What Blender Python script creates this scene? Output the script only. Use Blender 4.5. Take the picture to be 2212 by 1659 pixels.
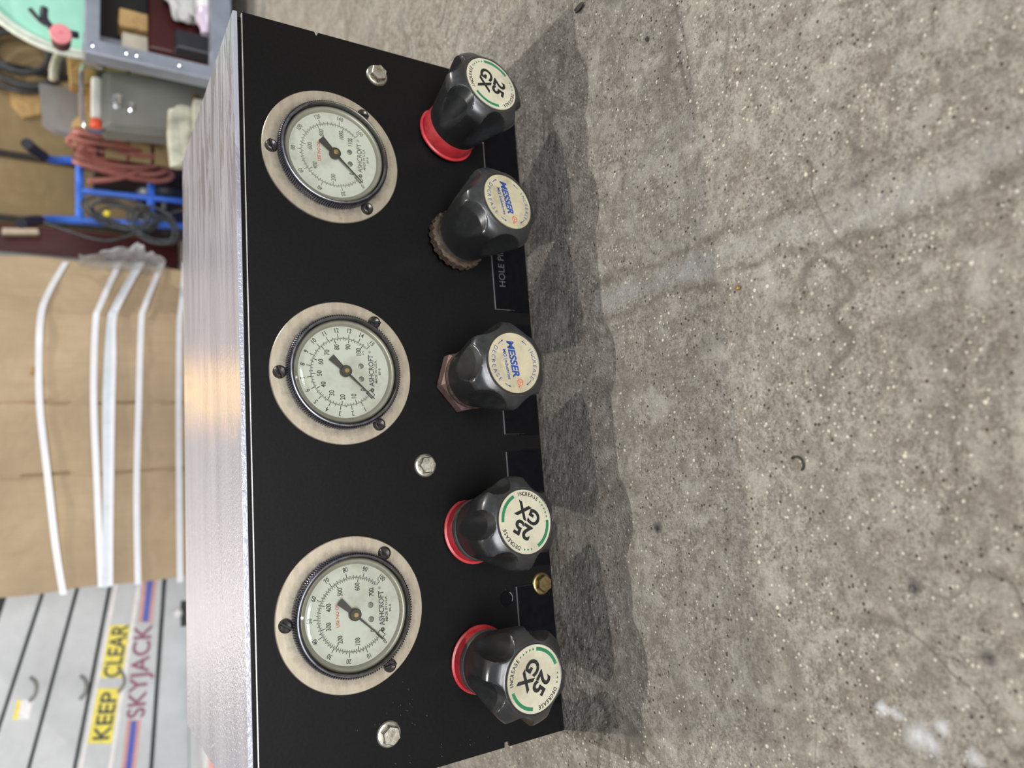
import bpy, bmesh, math, random
from mathutils import Matrix, Vector
random.seed(7)
PI = math.pi
for o in list(bpy.data.objects): bpy.data.objects.remove(o)
scn = bpy.context.scene
COL = scn.collection

# ------------------------------------------------------------------ camera
cam_d = bpy.data.cameras.new('camera'); cam = bpy.data.objects.new('camera', cam_d); COL.objects.link(cam)
cam_d.sensor_width = 9.765; cam_d.sensor_fit = 'HORIZONTAL'; cam_d.lens = 6.860
cam_d.clip_start = 0.01; cam_d.clip_end = 60
RIGHT, FWD, UP = Vector((0.986163, -0.165204, 0.013765)), Vector((0.147396, 0.835791, -0.528893)), Vector((0.075870, 0.523604, 0.848577))
m = Matrix.Identity(4)
for i in range(3):                                   # the phone was held sideways: picture-right is world-down
    m[i][0] = -UP[i]; m[i][1] = RIGHT[i]; m[i][2] = -FWD[i]
m.translation = Vector((0.154534, -0.407824, 0.277462)); cam.matrix_world = m
cam_d.dof.use_dof = True; cam_d.dof.focus_distance = 0.405; cam_d.dof.aperture_fstop = 1.9
scn.camera = cam

# ------------------------------------------------------------------ light
w = bpy.data.worlds.new('workshop_air'); scn.world = w; w.use_nodes = True
bg = w.node_tree.nodes['Background']; bg.inputs[1].default_value = 1.0
_g = w.node_tree.nodes.new('ShaderNodeTexCoord'); _s = w.node_tree.nodes.new('ShaderNodeSeparateXYZ'); _r = w.node_tree.nodes.new('ShaderNodeValToRGB')
w.node_tree.links.new(_g.outputs['Generated'], _s.inputs[0]); w.node_tree.links.new(_s.outputs[2], _r.inputs[0]); w.node_tree.links.new(_r.outputs[0], bg.inputs[0])
_r.color_ramp.elements[0].position = 0.0; _r.color_ramp.elements[0].color = (.12, .11, .10, 1)          # dim hall near the horizon
_r.color_ramp.elements[1].position = 0.75; _r.color_ramp.elements[1].color = (.26, .27, .285, 1)          # pale lit roof overhead
def area(name, loc, target, size, watt, col, size_y=None):
    d = bpy.data.lights.new(name, 'AREA'); d.size = size; d.energy = watt; d.color = col
    d.shape = 'RECTANGLE' if size_y else 'DISK'
    if size_y: d.size_y = size_y
    o = bpy.data.objects.new(name, d); COL.objects.link(o); o.location = loc
    o.rotation_euler = (Vector(target) - Vector(loc)).to_track_quat('-Z', 'Y').to_euler()
    return o
area('high_bay_lamp', (0.05, 2.15, 5.5), (0.2, 0, 0), 0.05, 190, (1.0, 0.97, 0.94))
area('warm_ceiling_lamp', (-0.60, 3.3, 4.0), (0.2, 0, 0), 0.16, 140, (1.0, 0.90, 0.74))
area('amber_streak_lamp', (0.62, 2.42, 1.10), (0.25, 0.1, 0.2), 0.05, 2.0, (1.0, 0.55, 0.06))  # added unseen lamp, placed to throw the golden streak on the top plate
area('side_lamp', (3.0, -0.05, 2.75), (0.2, 0, 0), 0.05, 56, (1.0, 0.97, 0.9))
area('front_fill_light', (-0.6, -6.0, 1.15), (0.3, 1.0, 0.5), 4.0, 410, (0.95, 0.97, 1.0), 2.1)  # big soft fill added out of view to brighten the backdrop and panel
scn.view_settings.view_transform = 'Standard'; scn.view_settings.look = 'None'
scn.view_settings.gamma = 1.0; scn.view_settings.exposure = 0.0; scn.view_settings.use_curve_mapping = False

# ------------------------------------------------------------------ helpers
def srgb(r, g, b):
    f = lambda c: (c/255/12.92) if c/255 <= .04045 else ((c/255+.055)/1.055)**2.4
    return (f(r), f(g), f(b), 1)
class NT:
    def __init__(s, name):
        s.m = bpy.data.materials.new(name); s.m.use_nodes = True; s.t = s.m.node_tree; s.n = s.t.nodes
        s.b = s.n['Principled BSDF']; s.out = s.n['Material Output']
        s.co = s.n.new('ShaderNodeTexCoord').outputs['Object']
    def mapping(s, scale=(1,1,1), rot=(0,0,0), loc=(0,0,0)):
        q = s.n.new('ShaderNodeMapping'); q.inputs['Scale'].default_value = scale; q.inputs['Rotation'].default_value = rot
        q.inputs['Location'].default_value = loc
        s.t.links.new(s.co, q.inputs[0]); return q.outputs[0]
    def noise(s, scale, detail=3, rough=.5, vec=None, dist=0):
        q = s.n.new('ShaderNodeTexNoise'); q.inputs['Scale'].default_value = scale; q.inputs['Detail'].default_value = detail
        q.inputs['Roughness'].default_value = rough; q.inputs['Distortion'].default_value = dist
        s.t.links.new(vec or s.co, q.inputs['Vector']); return q.outputs['Fac']
    def vor(s, scale, vec=None, feature='F1', out='Distance'):
        q = s.n.new('ShaderNodeTexVoronoi'); q.feature = feature; q.inputs['Scale'].default_value = scale
        s.t.links.new(vec or s.co, q.inputs['Vector']); return q.outputs[out]
    def ramp(s, fac, stops, interp='LINEAR'):
        q = s.n.new('ShaderNodeValToRGB'); q.color_ramp.interpolation = interp
        el = q.color_ramp.elements
        while len(el) < len(stops): el.new(.5)
        for e, (p, c) in zip(el, stops):
            e.position = p; e.color = c if hasattr(c, '__len__') else (c, c, c, 1)
        s.t.links.new(fac, q.inputs[0]); return q.outputs[0]
    def mix(s, fac, a, b, kind='MIX'):
        q = s.n.new('ShaderNodeMix'); q.data_type = 'RGBA'; q.blend_type = kind
        for k, v in ((0, fac), (6, a), (7, b)):
            if hasattr(v, 'node'): s.t.links.new(v, q.inputs[k])
            elif k == 0: q.inputs[0].default_value = v
            else: q.inputs[k].default_value = v if hasattr(v, '__len__') else (v, v, v, 1)
        return q.outputs[2]
    def math(s, op, a, b=0.0, c=None, clamp=False):
        q = s.n.new('ShaderNodeMath'); q.operation = op; q.use_clamp = clamp
        for k, v in ((0, a), (1, b), (2, c)):
            if v is None: continue
            if hasattr(v, 'node'): s.t.links.new(v, q.inputs[k])
            else: q.inputs[k].default_value = v
        return q.outputs[0]
    def set(s, key, v):
        if hasattr(v, 'node'): s.t.links.new(v, s.b.inputs[key])
        else: s.b.inputs[key].default_value = v
    def bump(s, h, dist=.001, strength=1.0, normal=None):
        q = s.n.new('ShaderNodeBump'); q.inputs['Strength'].default_value = strength; q.inputs['Distance'].default_value = dist
        s.t.links.new(h, q.inputs['Height'])
        if normal is not None: s.t.links.new(normal, q.inputs['Normal'])
        s.t.links.new(q.outputs[0], s.b.inputs['Normal']); return q.outputs[0]

def plain(name, col, rough=.5, metal=0.0, var=.15, scale=60, bump=0.0, spec=.5, coat=0.0, dirt=None):
    t = NT(name); n = t.noise(scale, 4, .6)
    lo = tuple(c*(1-var) for c in col[:3]) + (1,); hi = tuple(min(1, c*(1+var)) for c in col[:3]) + (1,)
    c = t.ramp(n, [(.3, lo), (.7, hi)])
    if dirt:
        c = t.mix(t.ramp(t.noise(scale*.35, 5, .7), [(.5, 0.), (.68, 1.)]), c, dirt)
    t.set('Base Color', c); t.set('Roughness', t.ramp(n, [(.2, max(.02, rough-.06)), (.8, min(1, rough+.06))]))
    t.set('Metallic', metal); t.set('Specular IOR Level', spec)
    if coat: t.set('Coat Weight', coat)
    if bump: t.bump(n, bump, 1.0)
    return t.m

def link(name, mesh_or_none, parent=None, mats=None):
    o = bpy.data.objects.new(name, mesh_or_none); COL.objects.link(o)
    if mats:
        for q in (mats if isinstance(mats, (list, tuple)) else [mats]): mesh_or_none.materials.append(q)
    if parent is not None: o.parent = parent
    return o
def obj(name, bm, mat, parent=None, smooth=False, label=None, angle=None):
    me = bpy.data.meshes.new(name); bmesh.ops.recalc_face_normals(bm, faces=bm.faces); bm.to_mesh(me); bm.free()
    o = link(name, me, parent, mat)
    if smooth:
        for p in me.polygons: p.use_smooth = True
        if angle: me.set_sharp_from_angle(angle=math.radians(angle))
    if label: o['label'] = label
    return o
def tag(o, label, cat, group=None, kind=None):
    o['label'] = label; o['category'] = cat
    if group: o['group'] = group
    if kind: o['kind'] = kind
    return o
def root(name, loc, label, cat, group=None):
    o = bpy.data.objects.new(name, None); COL.objects.link(o); o.location = loc; o.empty_display_size = .02
    return tag(o, label, cat, group)
def put(o, parent):                       # parent but keep world placement of the mesh data
    o.parent = parent; o.matrix_parent_inverse = Matrix.Translation(-Vector(parent.location)); return o

def box(bm, lo, hi, bev=0.0):
    g = bmesh.ops.create_cube(bm, size=1)['verts']
    for v in g:
        v.co = Vector([lo[i] + (v.co[i]+.5)*(hi[i]-lo[i]) for i in range(3)])
    if bev:
        es = list({e for v in g for e in v.link_edges})
        bmesh.ops.bevel(bm, geom=es, offset=bev, segments=2, affect='EDGES', profile=.5)
def slab(bm, pts, y0, y1):                # polygon in x,z given a depth from y0 to y1
    a = [bm.verts.new((p[0], y0, p[-1])) for p in pts]; b = [bm.verts.new((p[0], y1, p[-1])) for p in pts]
    bm.faces.new(a); bm.faces.new(b[::-1]); n = len(pts)
    for i in range(n): bm.faces.new((a[i], b[i], b[(i+1) % n], a[(i+1) % n]))
def lathe(bm, prof, n=48, mat=None, fn=None, cap0=True, cap1=True, smoothless=False):
    """profile of (radius, depth); axis runs along -y out of the panel"""
    rings = []
    for (r, s) in prof:
        ring = []
        for k in range(n):
            a = 2*PI*k/n; rr = fn(r, a, s) if fn else r
            v = Vector((rr*math.cos(a), -s, rr*math.sin(a)))
            if mat is not None: v = mat @ v
            ring.append(bm.verts.new(v))
        rings.append(ring)
    for i in range(len(rings)-1):
        for k in range(n):
            bm.faces.new((rings[i][k], rings[i][(k+1) % n], rings[i+1][(k+1) % n], rings[i+1][k]))
    if cap0: bm.faces.new(rings[0][::-1])
    if cap1: bm.faces.new(rings[-1])
def catmull(pts, n=6, closed=False):
    P = [Vector(p) for p in pts]; out = []
    N = len(P); rng = N if closed else N-1
    for i in range(rng):
        p0 = P[(i-1) % N] if (closed or i) else P[0]; p1 = P[i]; p2 = P[(i+1) % N]
        p3 = P[(i+2) % N] if (closed or i+2 < N) else P[-1]
        for k in range(n):
            t = k/n
            out.append(.5*((2*p1)+(-p0+p2)*t+(2*p0-5*p1+4*p2-p3)*t*t+(-p0+3*p1-3*p2+p3)*t**3))
    if not closed: out.append(P[-1])
    return out
def tube(bm, pts, r, n=8, closed=False, flat=1.0):
    P = [Vector(p) for p in pts]; N = len(P); rings = []
    prev = None
    for i in range(N):
        a = P[i-1] if (i or closed) else P[i]; b = P[(i+1) % N] if (i < N-1 or closed) else P[i]
        t = (b-a).normalized()
        if prev is None:
            prev = t.cross(Vector((0, 0, 1)));
            if prev.length < .1: prev = t.cross(Vector((0, 1, 0)))
        u = (prev - t*prev.dot(t)).normalized(); prev = u; v = t.cross(u)
        rr = r[i] if hasattr(r, '__len__') else r
        rings.append([bm.verts.new(P[i] + u*rr*math.cos(2*PI*k/n) + v*rr*flat*math.sin(2*PI*k/n)) for k in range(n)])
    M = N if closed else N-1
    for i in range(M):
        A, B = rings[i], rings[(i+1) % N]
        for k in range(n): bm.faces.new((A[k], A[(k+1) % n], B[(k+1) % n], B[k]))
    if not closed: bm.faces.new(rings[0][::-1]); bm.faces.new(rings[-1])
def band(bm, pts, width, thick, axis=Vector((0, 0, 1)), back=Vector((0, 1, 0))):
    """flat strap: width along axis, thickness along back"""
    rings = []
    for p in pts:
        p = Vector(p); a = axis*width/2; b = back*thick
        rings.append([bm.verts.new(p-a), bm.verts.new(p+a), bm.verts.new(p+a+b), bm.verts.new(p-a+b)])
    for A, B in zip(rings, rings[1:]):
        for k in range(4): bm.faces.new((A[k], A[(k+1) % 4], B[(k+1) % 4], B[k]))
    bm.faces.new(rings[0][::-1]); bm.faces.new(rings[-1])

FACE = Matrix.Rotation(PI/2, 4, 'X')      # text lying in xy -> standing in xz, read from the front (-y)
_tc = {}
def glyphs(s, bold):
    key = (s, bold)
    if key not in _tc:
        c = bpy.data.curves.new('t', 'FONT'); c.body = s; c.size = 1.0; c.align_x = 'CENTER'; c.align_y = 'CENTER'
        c.offset = .018 if bold == 1 else (.036 if bold == 2 else 0.0); c.resolution_u = 4
        o = bpy.data.objects.new('t', c); COL.objects.link(o)
        bpy.context.view_layer.update()
        me = bpy.data.meshes.new_from_object(o.evaluated_get(bpy.context.evaluated_depsgraph_get()))
        vs = [v.co.copy() for v in me.vertices]; fs = [tuple(p.vertices) for p in me.polygons]
        if vs and len(s) == 1 or s.isdigit():        # centre digits by their own box
            mx = (min(v.y for v in vs)+max(v.y for v in vs))/2; vx = (min(v.x for v in vs)+max(v.x for v in vs))/2
            vs = [Vector((v.x-vx, v.y-mx, v.z)) for v in vs]
        bpy.data.objects.remove(o); bpy.data.curves.remove(c); bpy.data.meshes.remove(me)
        _tc[key] = (vs, fs)
    return _tc[key]
def text(bm, s, size, x, z, y, rot=0.0, bold=0, sx=1.0, base=None, shear=0.0):
    """flat print standing in the xz plane at depth y"""
    vs, fs = glyphs(s, bold)
    M = (base or Matrix.Identity(4)) @ Matrix.Translation((x, y, z)) @ Matrix.Rotation(-rot, 4, 'Y') @ FACE
    nv = [bm.verts.new(M @ Vector(((v.x+shear*v.y)*size*sx, v.y*size, 0))) for v in vs]
    for f in fs:
        try: bm.faces.new([nv[i] for i in f])
        except ValueError: pass
def strip(bm, pts, y, base=None):         # flat polygon print
    B = base or Matrix.Identity(4)
    bm.faces.new([bm.verts.new(B @ Vector((p[0], y, p[1]))) for p in pts])
def arc(bm, r0, r1, a0, a1, y, base=None, n=24):
    B = base or Matrix.Identity(4)
    A = [(a0+(a1-a0)*k/n) for k in range(n+1)]
    i_ = [bm.verts.new(B @ Vector((r0*math.cos(a), y, r0*math.sin(a)))) for a in A]
    o_ = [bm.verts.new(B @ Vector((r1*math.cos(a), y, r1*math.sin(a)))) for a in A]
    for k in range(n): bm.faces.new((i_[k], i_[k+1], o_[k+1], o_[k]))
def tick(bm, a, r0, r1, w_, y, base=None):
    c, s = math.cos(a), math.sin(a); px, pz = -s*w_/2, c*w_/2
    strip(bm, [(r0*c+px, r0*s+pz), (r1*c+px, r1*s+pz), (r1*c-px, r1*s-pz), (r0*c-px, r0*s-pz)], y, base)
def arctext(bm, s, size, r, a_mid, span, y, base=None, outward=True, bold=0, sx=1.0):
    n = len(s)
    for k, ch in enumerate(s):
        t = (k/(n-1)-.5)*span
        a = a_mid - t if outward else a_mid + t
        text(bm, ch, size, r*math.cos(a), r*math.sin(a), y, rot=(a-PI/2 if outward else a+PI/2), bold=bold, sx=sx, base=base)

# ------------------------------------------------------------------ materials
def concrete():
    t = NT('worn_concrete')
    big = t.noise(3.2, 4, .6); med = t.noise(17, 6, .65, dist=.6); fine = t.noise(170, 6, .7); grit = t.noise(650, 3, .7)
    c = t.ramp(med, [(.30, (.265, .235, .192, 1)), (.5, (.39, .355, .30, 1)), (.70, (.50, .465, .405, 1))])
    c = t.mix(t.ramp(big, [(.35, 0.), (.65, .55)]), c, (.42, .395, .35, 1))
    c = t.mix(t.ramp(fine, [(.38, .7), (.52, 0.)]), c, (.19, .165, .13, 1))
    c = t.mix(t.ramp(fine, [(.52, 0.), (.68, .75)]), c, (.60, .56, .49, 1))
    c = t.mix(t.ramp(grit, [(.36, .75), (.48, 0.)]), c, (.14, .12, .095, 1))
    c = t.mix(t.ramp(grit, [(.56, 0.), (.68, .7)]), c, (.66, .62, .54, 1))
    sm = t.noise(9, 5, .6, t.mapping((1, 3.4, 1), (0, 0, .75)), .8)
    c = t.mix(t.ramp(sm, [(.54, 0.), (.68, .6)]), c, (.25, .23, .195, 1))
    c = t.mix(t.ramp(t.noise(70, 5, .7, dist=.4), [(.36, .55), (.50, 0.)]), c, (.24, .21, .17, 1))
    c = t.mix(t.ramp(t.noise(48, 5, .7, t.mapping(loc=(4, 2, 1)), .5), [(.52, 0.), (.66, .6)]), c, (.60, .565, .50, 1))
    ln = t.math('ABSOLUTE', t.math('SUBTRACT', t.noise(7, 2, .5, t.mapping((1, 1.8, 1), (0, 0, -.5)), 1.4), .5))
    c = t.mix(t.math('MULTIPLY', t.ramp(ln, [(.004, .75), (.016, 0.)]), t.ramp(t.noise(5, 3, .6, t.mapping(loc=(7, 3, 2))), [(.46, 0.), (.58, 1.)])), c, (.17, .15, .125, 1))
    def grains(scale, lo, hi, chan, thr):
        v = t.vor(scale); vc = t.vor(scale, out='Color'); q = t.n.new('ShaderNodeSeparateColor'); t.t.links.new(vc, q.inputs[0])
        size = t.math('ADD', t.math('MULTIPLY', q.outputs[2], hi-lo), lo)
        return t.math('MULTIPLY', t.math('LESS_THAN', v, size), t.math('GREATER_THAN', q.outputs[chan], thr))
    pale = grains(620, .12, .40, 0, .85); dark = grains(560, .12, .42, 1, .90); pale2 = grains(300, .06, .26, 0, .93)
    c = t.mix(pale, c, (.80, .75, .63, 1)); c = t.mix(pale2, c, (.9, .84, .70, 1)); c = t.mix(dark, c, (.10, .08, .06, 1))
    sep = t.n.new('ShaderNodeSeparateXYZ'); t.t.links.new(t.co, sep.inputs[0]); X, Y = sep.outputs[0], sep.outputs[1]
    # distance to the worn paint stripe (a segment), wobbling
    def seg(ax, ay, bx, by):
        L = math.hypot(bx-ax, by-ay); ux, uy = (bx-ax)/L, (by-ay)/L
        dx = t.math('SUBTRACT', X, ax); dy = t.math('SUBTRACT', Y, ay)
        al = t.math('ADD', t.math('MULTIPLY', dx, ux), t.math('MULTIPLY', dy, uy))
        pe = t.math('ADD', t.math('MULTIPLY', dx, -uy), t.math('MULTIPLY', dy, ux))
        ins = t.math('MULTIPLY', t.math('GREATER_THAN', al, 0.), t.math('LESS_THAN', al, L))
        wob = t.math('MULTIPLY', t.math('SUBTRACT', t.noise(30, 4), .5), .022)
        return t.math('ABSOLUTE', t.math('ADD', pe, wob)), ins
    d, ins = seg(0.2652, -0.0718, 0.2571, -0.3192)
    wear = t.ramp(t.noise(55, 5, .7), [(.35, .15), (.62, 1.)])
    fin = t.ramp(d, [(.002, 1.), (.007, 0.)])
    c = t.mix(t.math('MULTIPLY', t.math('MULTIPLY', fin, wear), t.math('MULTIPLY', ins, .6)), c, (.56, .56, .56, 1))
    edge = t.math('SUBTRACT', 1.0, t.math('MULTIPLY', t.math('ABSOLUTE', t.math('SUBTRACT', d, .0105)), 300), clamp=True)
    c = t.mix(t.math('MULTIPLY', t.math('MULTIPLY', edge, wear), t.math('MULTIPLY', ins, .75)), c, (.15, .13, .11, 1))
    d2, ins2 = seg(0.2057, -0.0742, 0.2354, -0.2519)
    fin2 = t.ramp(d2, [(.002, 1.), (.007, 0.)])
    c = t.mix(t.math('MULTIPLY', t.math('MULTIPLY', fin2, wear), t.math('MULTIPLY', ins2, .5)), c, (.15, .135, .11, 1))
    # white paint splashes
    def disc(cx, cy, r, amp):
        dx = t.math('SUBTRACT', X, cx); dy = t.math('SUBTRACT', Y, cy)
        q = t.math('SQRT', t.math('ADD', t.math('MULTIPLY', dx, dx), t.math('MULTIPLY', dy, dy)))
        q = t.math('ADD', q, t.math('MULTIPLY', t.math('SUBTRACT', t.noise(95, 5, .7), .5), amp))
        return t.ramp(q, [(r*.8, 1.), (r, 0.)])
    for cx, cy, r in ((0.0586, -0.2253, .0028), (0.0574, -0.2297, .0030), (0.0509, -0.2383, .0042), (0.0497, -0.2424, .0040), (0.0570, -0.2478, .0036), (0.0479, -0.2577, .0026)):
        c = t.mix(disc(cx, cy, r, .012), c, (.80, .82, .86, 1))
    for cx, cy, r in ((0.1284, -0.1067, .0035), (0.1064, -0.2454, .003), (0.0843, -0.2681, .003), (0.4559, -0.0861, .002)):
        c = t.mix(disc(cx, cy, r, .006), c, (.035, .032, .04, 1))
    # arcs scraped into the surface
    ringh = None
    for cx, cy, r, wd in ((0.3077, -0.1449, .036, .0011), (0.3077, -0.1449, .030, .0009), (0.3195, -0.1125, .034, .0009), (0.2760, -0.1570, .026, .001)):
        dx = t.math('SUBTRACT', X, cx); dy = t.math('SUBTRACT', Y, cy)
        q = t.math('SQRT', t.math('ADD', t.math('MULTIPLY', dx, dx), t.math('MULTIPLY', dy, dy)))
        q = t.math('ADD', q, t.math('MULTIPLY', t.math('SUBTRACT', t.noise(26, 3), .5), .014))
        q = t.math('ABSOLUTE', t.math('SUBTRACT', q, r))
        k = t.math('MULTIPLY', t.ramp(q, [(wd*.4, 1.), (wd*1.6, 0.)]), t.ramp(t.noise(12, 2, .5, t.mapping(loc=(cx*9, 1, r*40))), [(.45, 0.), (.55, 1.)]))
        ringh = k if ringh is None else t.math('MAXIMUM', ringh, k)
    c = t.mix(t.math('MULTIPLY', ringh, .3), c, (.52, .5, .45, 1))
    t.set('Base Color', c)
    t.set('Roughness', t.ramp(fine, [(.3, .5), (.7, .85)])); t.set('Specular IOR Level', .45)
    mg = t.n.new('ShaderNodeTexNoise'); mg.inputs['Scale'].default_value = 42; mg.inputs['Detail'].default_value = 8; mg.inputs['Roughness'].default_value = .68
    t.t.links.new(t.co, mg.inputs['Vector'])
    h = t.math('ADD', t.math('MULTIPLY', mg.outputs['Fac'], 2.6), t.math('MULTIPLY', fine, .9))
    h = t.math('ADD', h, t.math('MULTIPLY', grit, .30))
    h = t.math('ADD', h, t.math('MULTIPLY', sm, 1.2))
    h = t.math('SUBTRACT', h, t.math('MULTIPLY', dark, .25))
    h = t.math('ADD', h, t.math('MULTIPLY', pale, .15))
    h = t.math('ADD', h, t.math('MULTIPLY', ringh, .35))
    t.bump(h, .0042, 1.0)
    return t.m
def galvanised():
    t = NT('galvanised_top')
    st = t.noise(30, 6, .65, t.mapping((.16, 1.6, 1)), .5)
    st2 = t.noise(26, 5, .6, t.mapping((.22, 1.9, 1), loc=(3, 1, 0)), 1.6)
    c = t.ramp(st, [(.3, (.40, .405, .47, 1)), (.7, (.60, .605, .70, 1))])
    edge = t.n.new('ShaderNodeSeparateXYZ'); t.t.links.new(t.co, edge.inputs[0])
    right = t.math('MULTIPLY', t.math('SUBTRACT', edge.outputs[0], .27), 9, clamp=True)
    c = t.mix(t.math('MULTIPLY', t.ramp(st2, [(.50, 0.), (.53, 1.)]), t.math('MULTIPLY', right, .9)), c, (.27, .26, .29, 1))
    t.set('Base Color', c); t.set('Metallic', .28)
    t.set('Roughness', t.ramp(st, [(.3, .21), (.7, .17)]))
    t.set('Anisotropic', .95); t.set('Anisotropic Rotation', 0.25)
    tg = t.n.new('ShaderNodeTangent'); tg.direction_type = 'UV_MAP'; t.t.links.new(tg.outputs[0], t.b.inputs['Tangent'])
    gl = t.noise(520, 2, .6); lo = t.noise(110, 3, .6)
    h = t.math('ADD', t.math('MULTIPLY', gl, .75), t.math('ADD', t.math('MULTIPLY', lo, .06), t.math('MULTIPLY', st, .3)))
    t.bump(h, .00045, 1.0)
    return t.m
def black_paint():
    t = NT('satin_black_paint')
    n = t.noise(500, 3, .6); sc = t.noise(220, 5, .75)
    sep = t.n.new('ShaderNodeSeparateXYZ'); t.t.links.new(t.co, sep.inputs[0])
    c = t.mix(t.ramp(n, [(.3, 0.), (.7, 1.)]), (.0042, .0040, .0040, 1), (.0070, .0066, .0066, 1))
    c = t.mix(t.ramp(sc, [(.765, 0.), (.79, .6)]), c, (.12, .11, .1, 1))
    t.set('Base Color', c); t.set('Roughness', .46); t.set('Specular IOR Level', .13); t.bump(n, .0001, .5)
    return t.m
def flange_metal():
    t = NT('beige_flange_metal')
    n = t.noise(90, 5, .65); br = t.noise(60, 4, .6, t.mapping((1, 1, 5)))
    c = t.ramp(br, [(.3, (.39, .335, .25, 1)), (.7, (.50, .435, .335, 1))])
    sep = t.n.new('ShaderNodeSeparateXYZ'); t.t.links.new(t.co, sep.inputs[0])
    r = t.math('SQRT', t.math('ADD', t.math('MULTIPLY', sep.outputs[0], sep.outputs[0]), t.math('MULTIPLY', sep.outputs[2], sep.outputs[2])))
    grime = t.math('ADD', r, t.math('MULTIPLY', t.math('SUBTRACT', t.noise(260, 5, .75), .5), .008))
    c = t.mix(t.ramp(grime, [(.0340, 1.), (.0360, 0.)]), c, (.03, .027, .03, 1))
    c = t.mix(t.ramp(t.noise(230, 3, .7), [(.68, 0.), (.76, .7)]), c, (.30, .20, .09, 1))
    t.set('Base Color', c); t.set('Metallic', .55); t.set('Roughness', t.ramp(n, [(.3, .34), (.7, .46)])); t.bump(n, .0001, .6)
    return t.m
def glass():
    t = NT('clear_gauge_window')
    tr = t.n.new('ShaderNodeBsdfTransparent'); tr.inputs[0].default_value = (.93, .94, .90, 1)
    gl = t.n.new('ShaderNodeBsdfGlossy'); gl.inputs['Roughness'].default_value = .06
    fr = t.n.new('ShaderNodeFresnel'); fr.inputs[0].default_value = 1.5
    mx = t.n.new('ShaderNodeMixShader'); t.t.links.new(fr.outputs[0], mx.inputs[0])
    t.t.links.new(tr.outputs[0], mx.inputs[1]); t.t.links.new(gl.outputs[0], mx.inputs[2])
    t.t.links.new(mx.outputs[0], t.out.inputs['Surface']); return t.m
def film():
    t = NT('cloudy_plastic_film')
    tr = t.n.new('ShaderNodeBsdfTransparent')
    mx = t.n.new('ShaderNodeMixShader'); t.t.links.new(t.ramp(t.noise(22, 4, .7), [(.35, .35), (.65, .75)]), mx.inputs[0])
    t.set('Base Color', (.62, .64, .66, 1)); t.set('Roughness', .18)
    t.t.links.new(tr.outputs[0], mx.inputs[1]); t.t.links.new(t.b.outputs[0], mx.inputs[2])
    t.t.links.new(mx.outputs[0], t.out.inputs['Surface']); return t.m
def cardboard(name, col, s=1.0):
    t = NT(name)
    n = t.noise(5*s, 4, .6); fl = t.noise(90*s, 3, .6, t.mapping((1, 1, .12))); cr = t.noise(7*s, 3, .5, dist=1.5)
    a = tuple(c*.80 for c in col[:3])+(1,); b = tuple(min(1, c*1.12) for c in col[:3])+(1,)
    t.set('Base Color', t.mix(t.ramp(fl, [(.35, 0.), (.65, .35)]), t.ramp(n, [(.3, a), (.7, b)]), a))
    t.set('Roughness', .75); t.set('Specular IOR Level', .25)
    t.bump(t.math('ADD', t.math('MULTIPLY', n, 1.5), cr), .012, .8)
    return t.m
def rubber_knob():
    t = NT('scuffed_black_plastic')
    n = t.noise(120, 5, .7); sc = t.noise(70, 6, .75, t.mapping((1, .35, 1)))
    c = t.mix(t.ramp(sc, [(.5, 0.), (.72, .5)]), (.024, .0245, .025, 1), (.070, .075, .083, 1))
    t.set('Base Color', c); t.set('Roughness', t.ramp(n, [(.35, .27), (.7, .42)])); t.set('Specular IOR Level', .6); t.set('Coat Weight', .35); t.set('Coat Roughness', .22)
    t.bump(n, .0002, .6); return t.m
def beam_paint():
    t = NT('chipped_grey_beam_paint')
    n = t.noise(9, 5, .65); s = t.noise(40, 5, .7)
    c = t.ramp(n, [(.3, (.45, .46, .46, 1)), (.7, (.60, .62, .62, 1))])
    c = t.mix(t.ramp(s, [(.68, 0.), (.74, .6)]), c, (.22, .2, .16, 1))
    t.set('Base Color', c); t.set('Roughness', .42); return t.m

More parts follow.
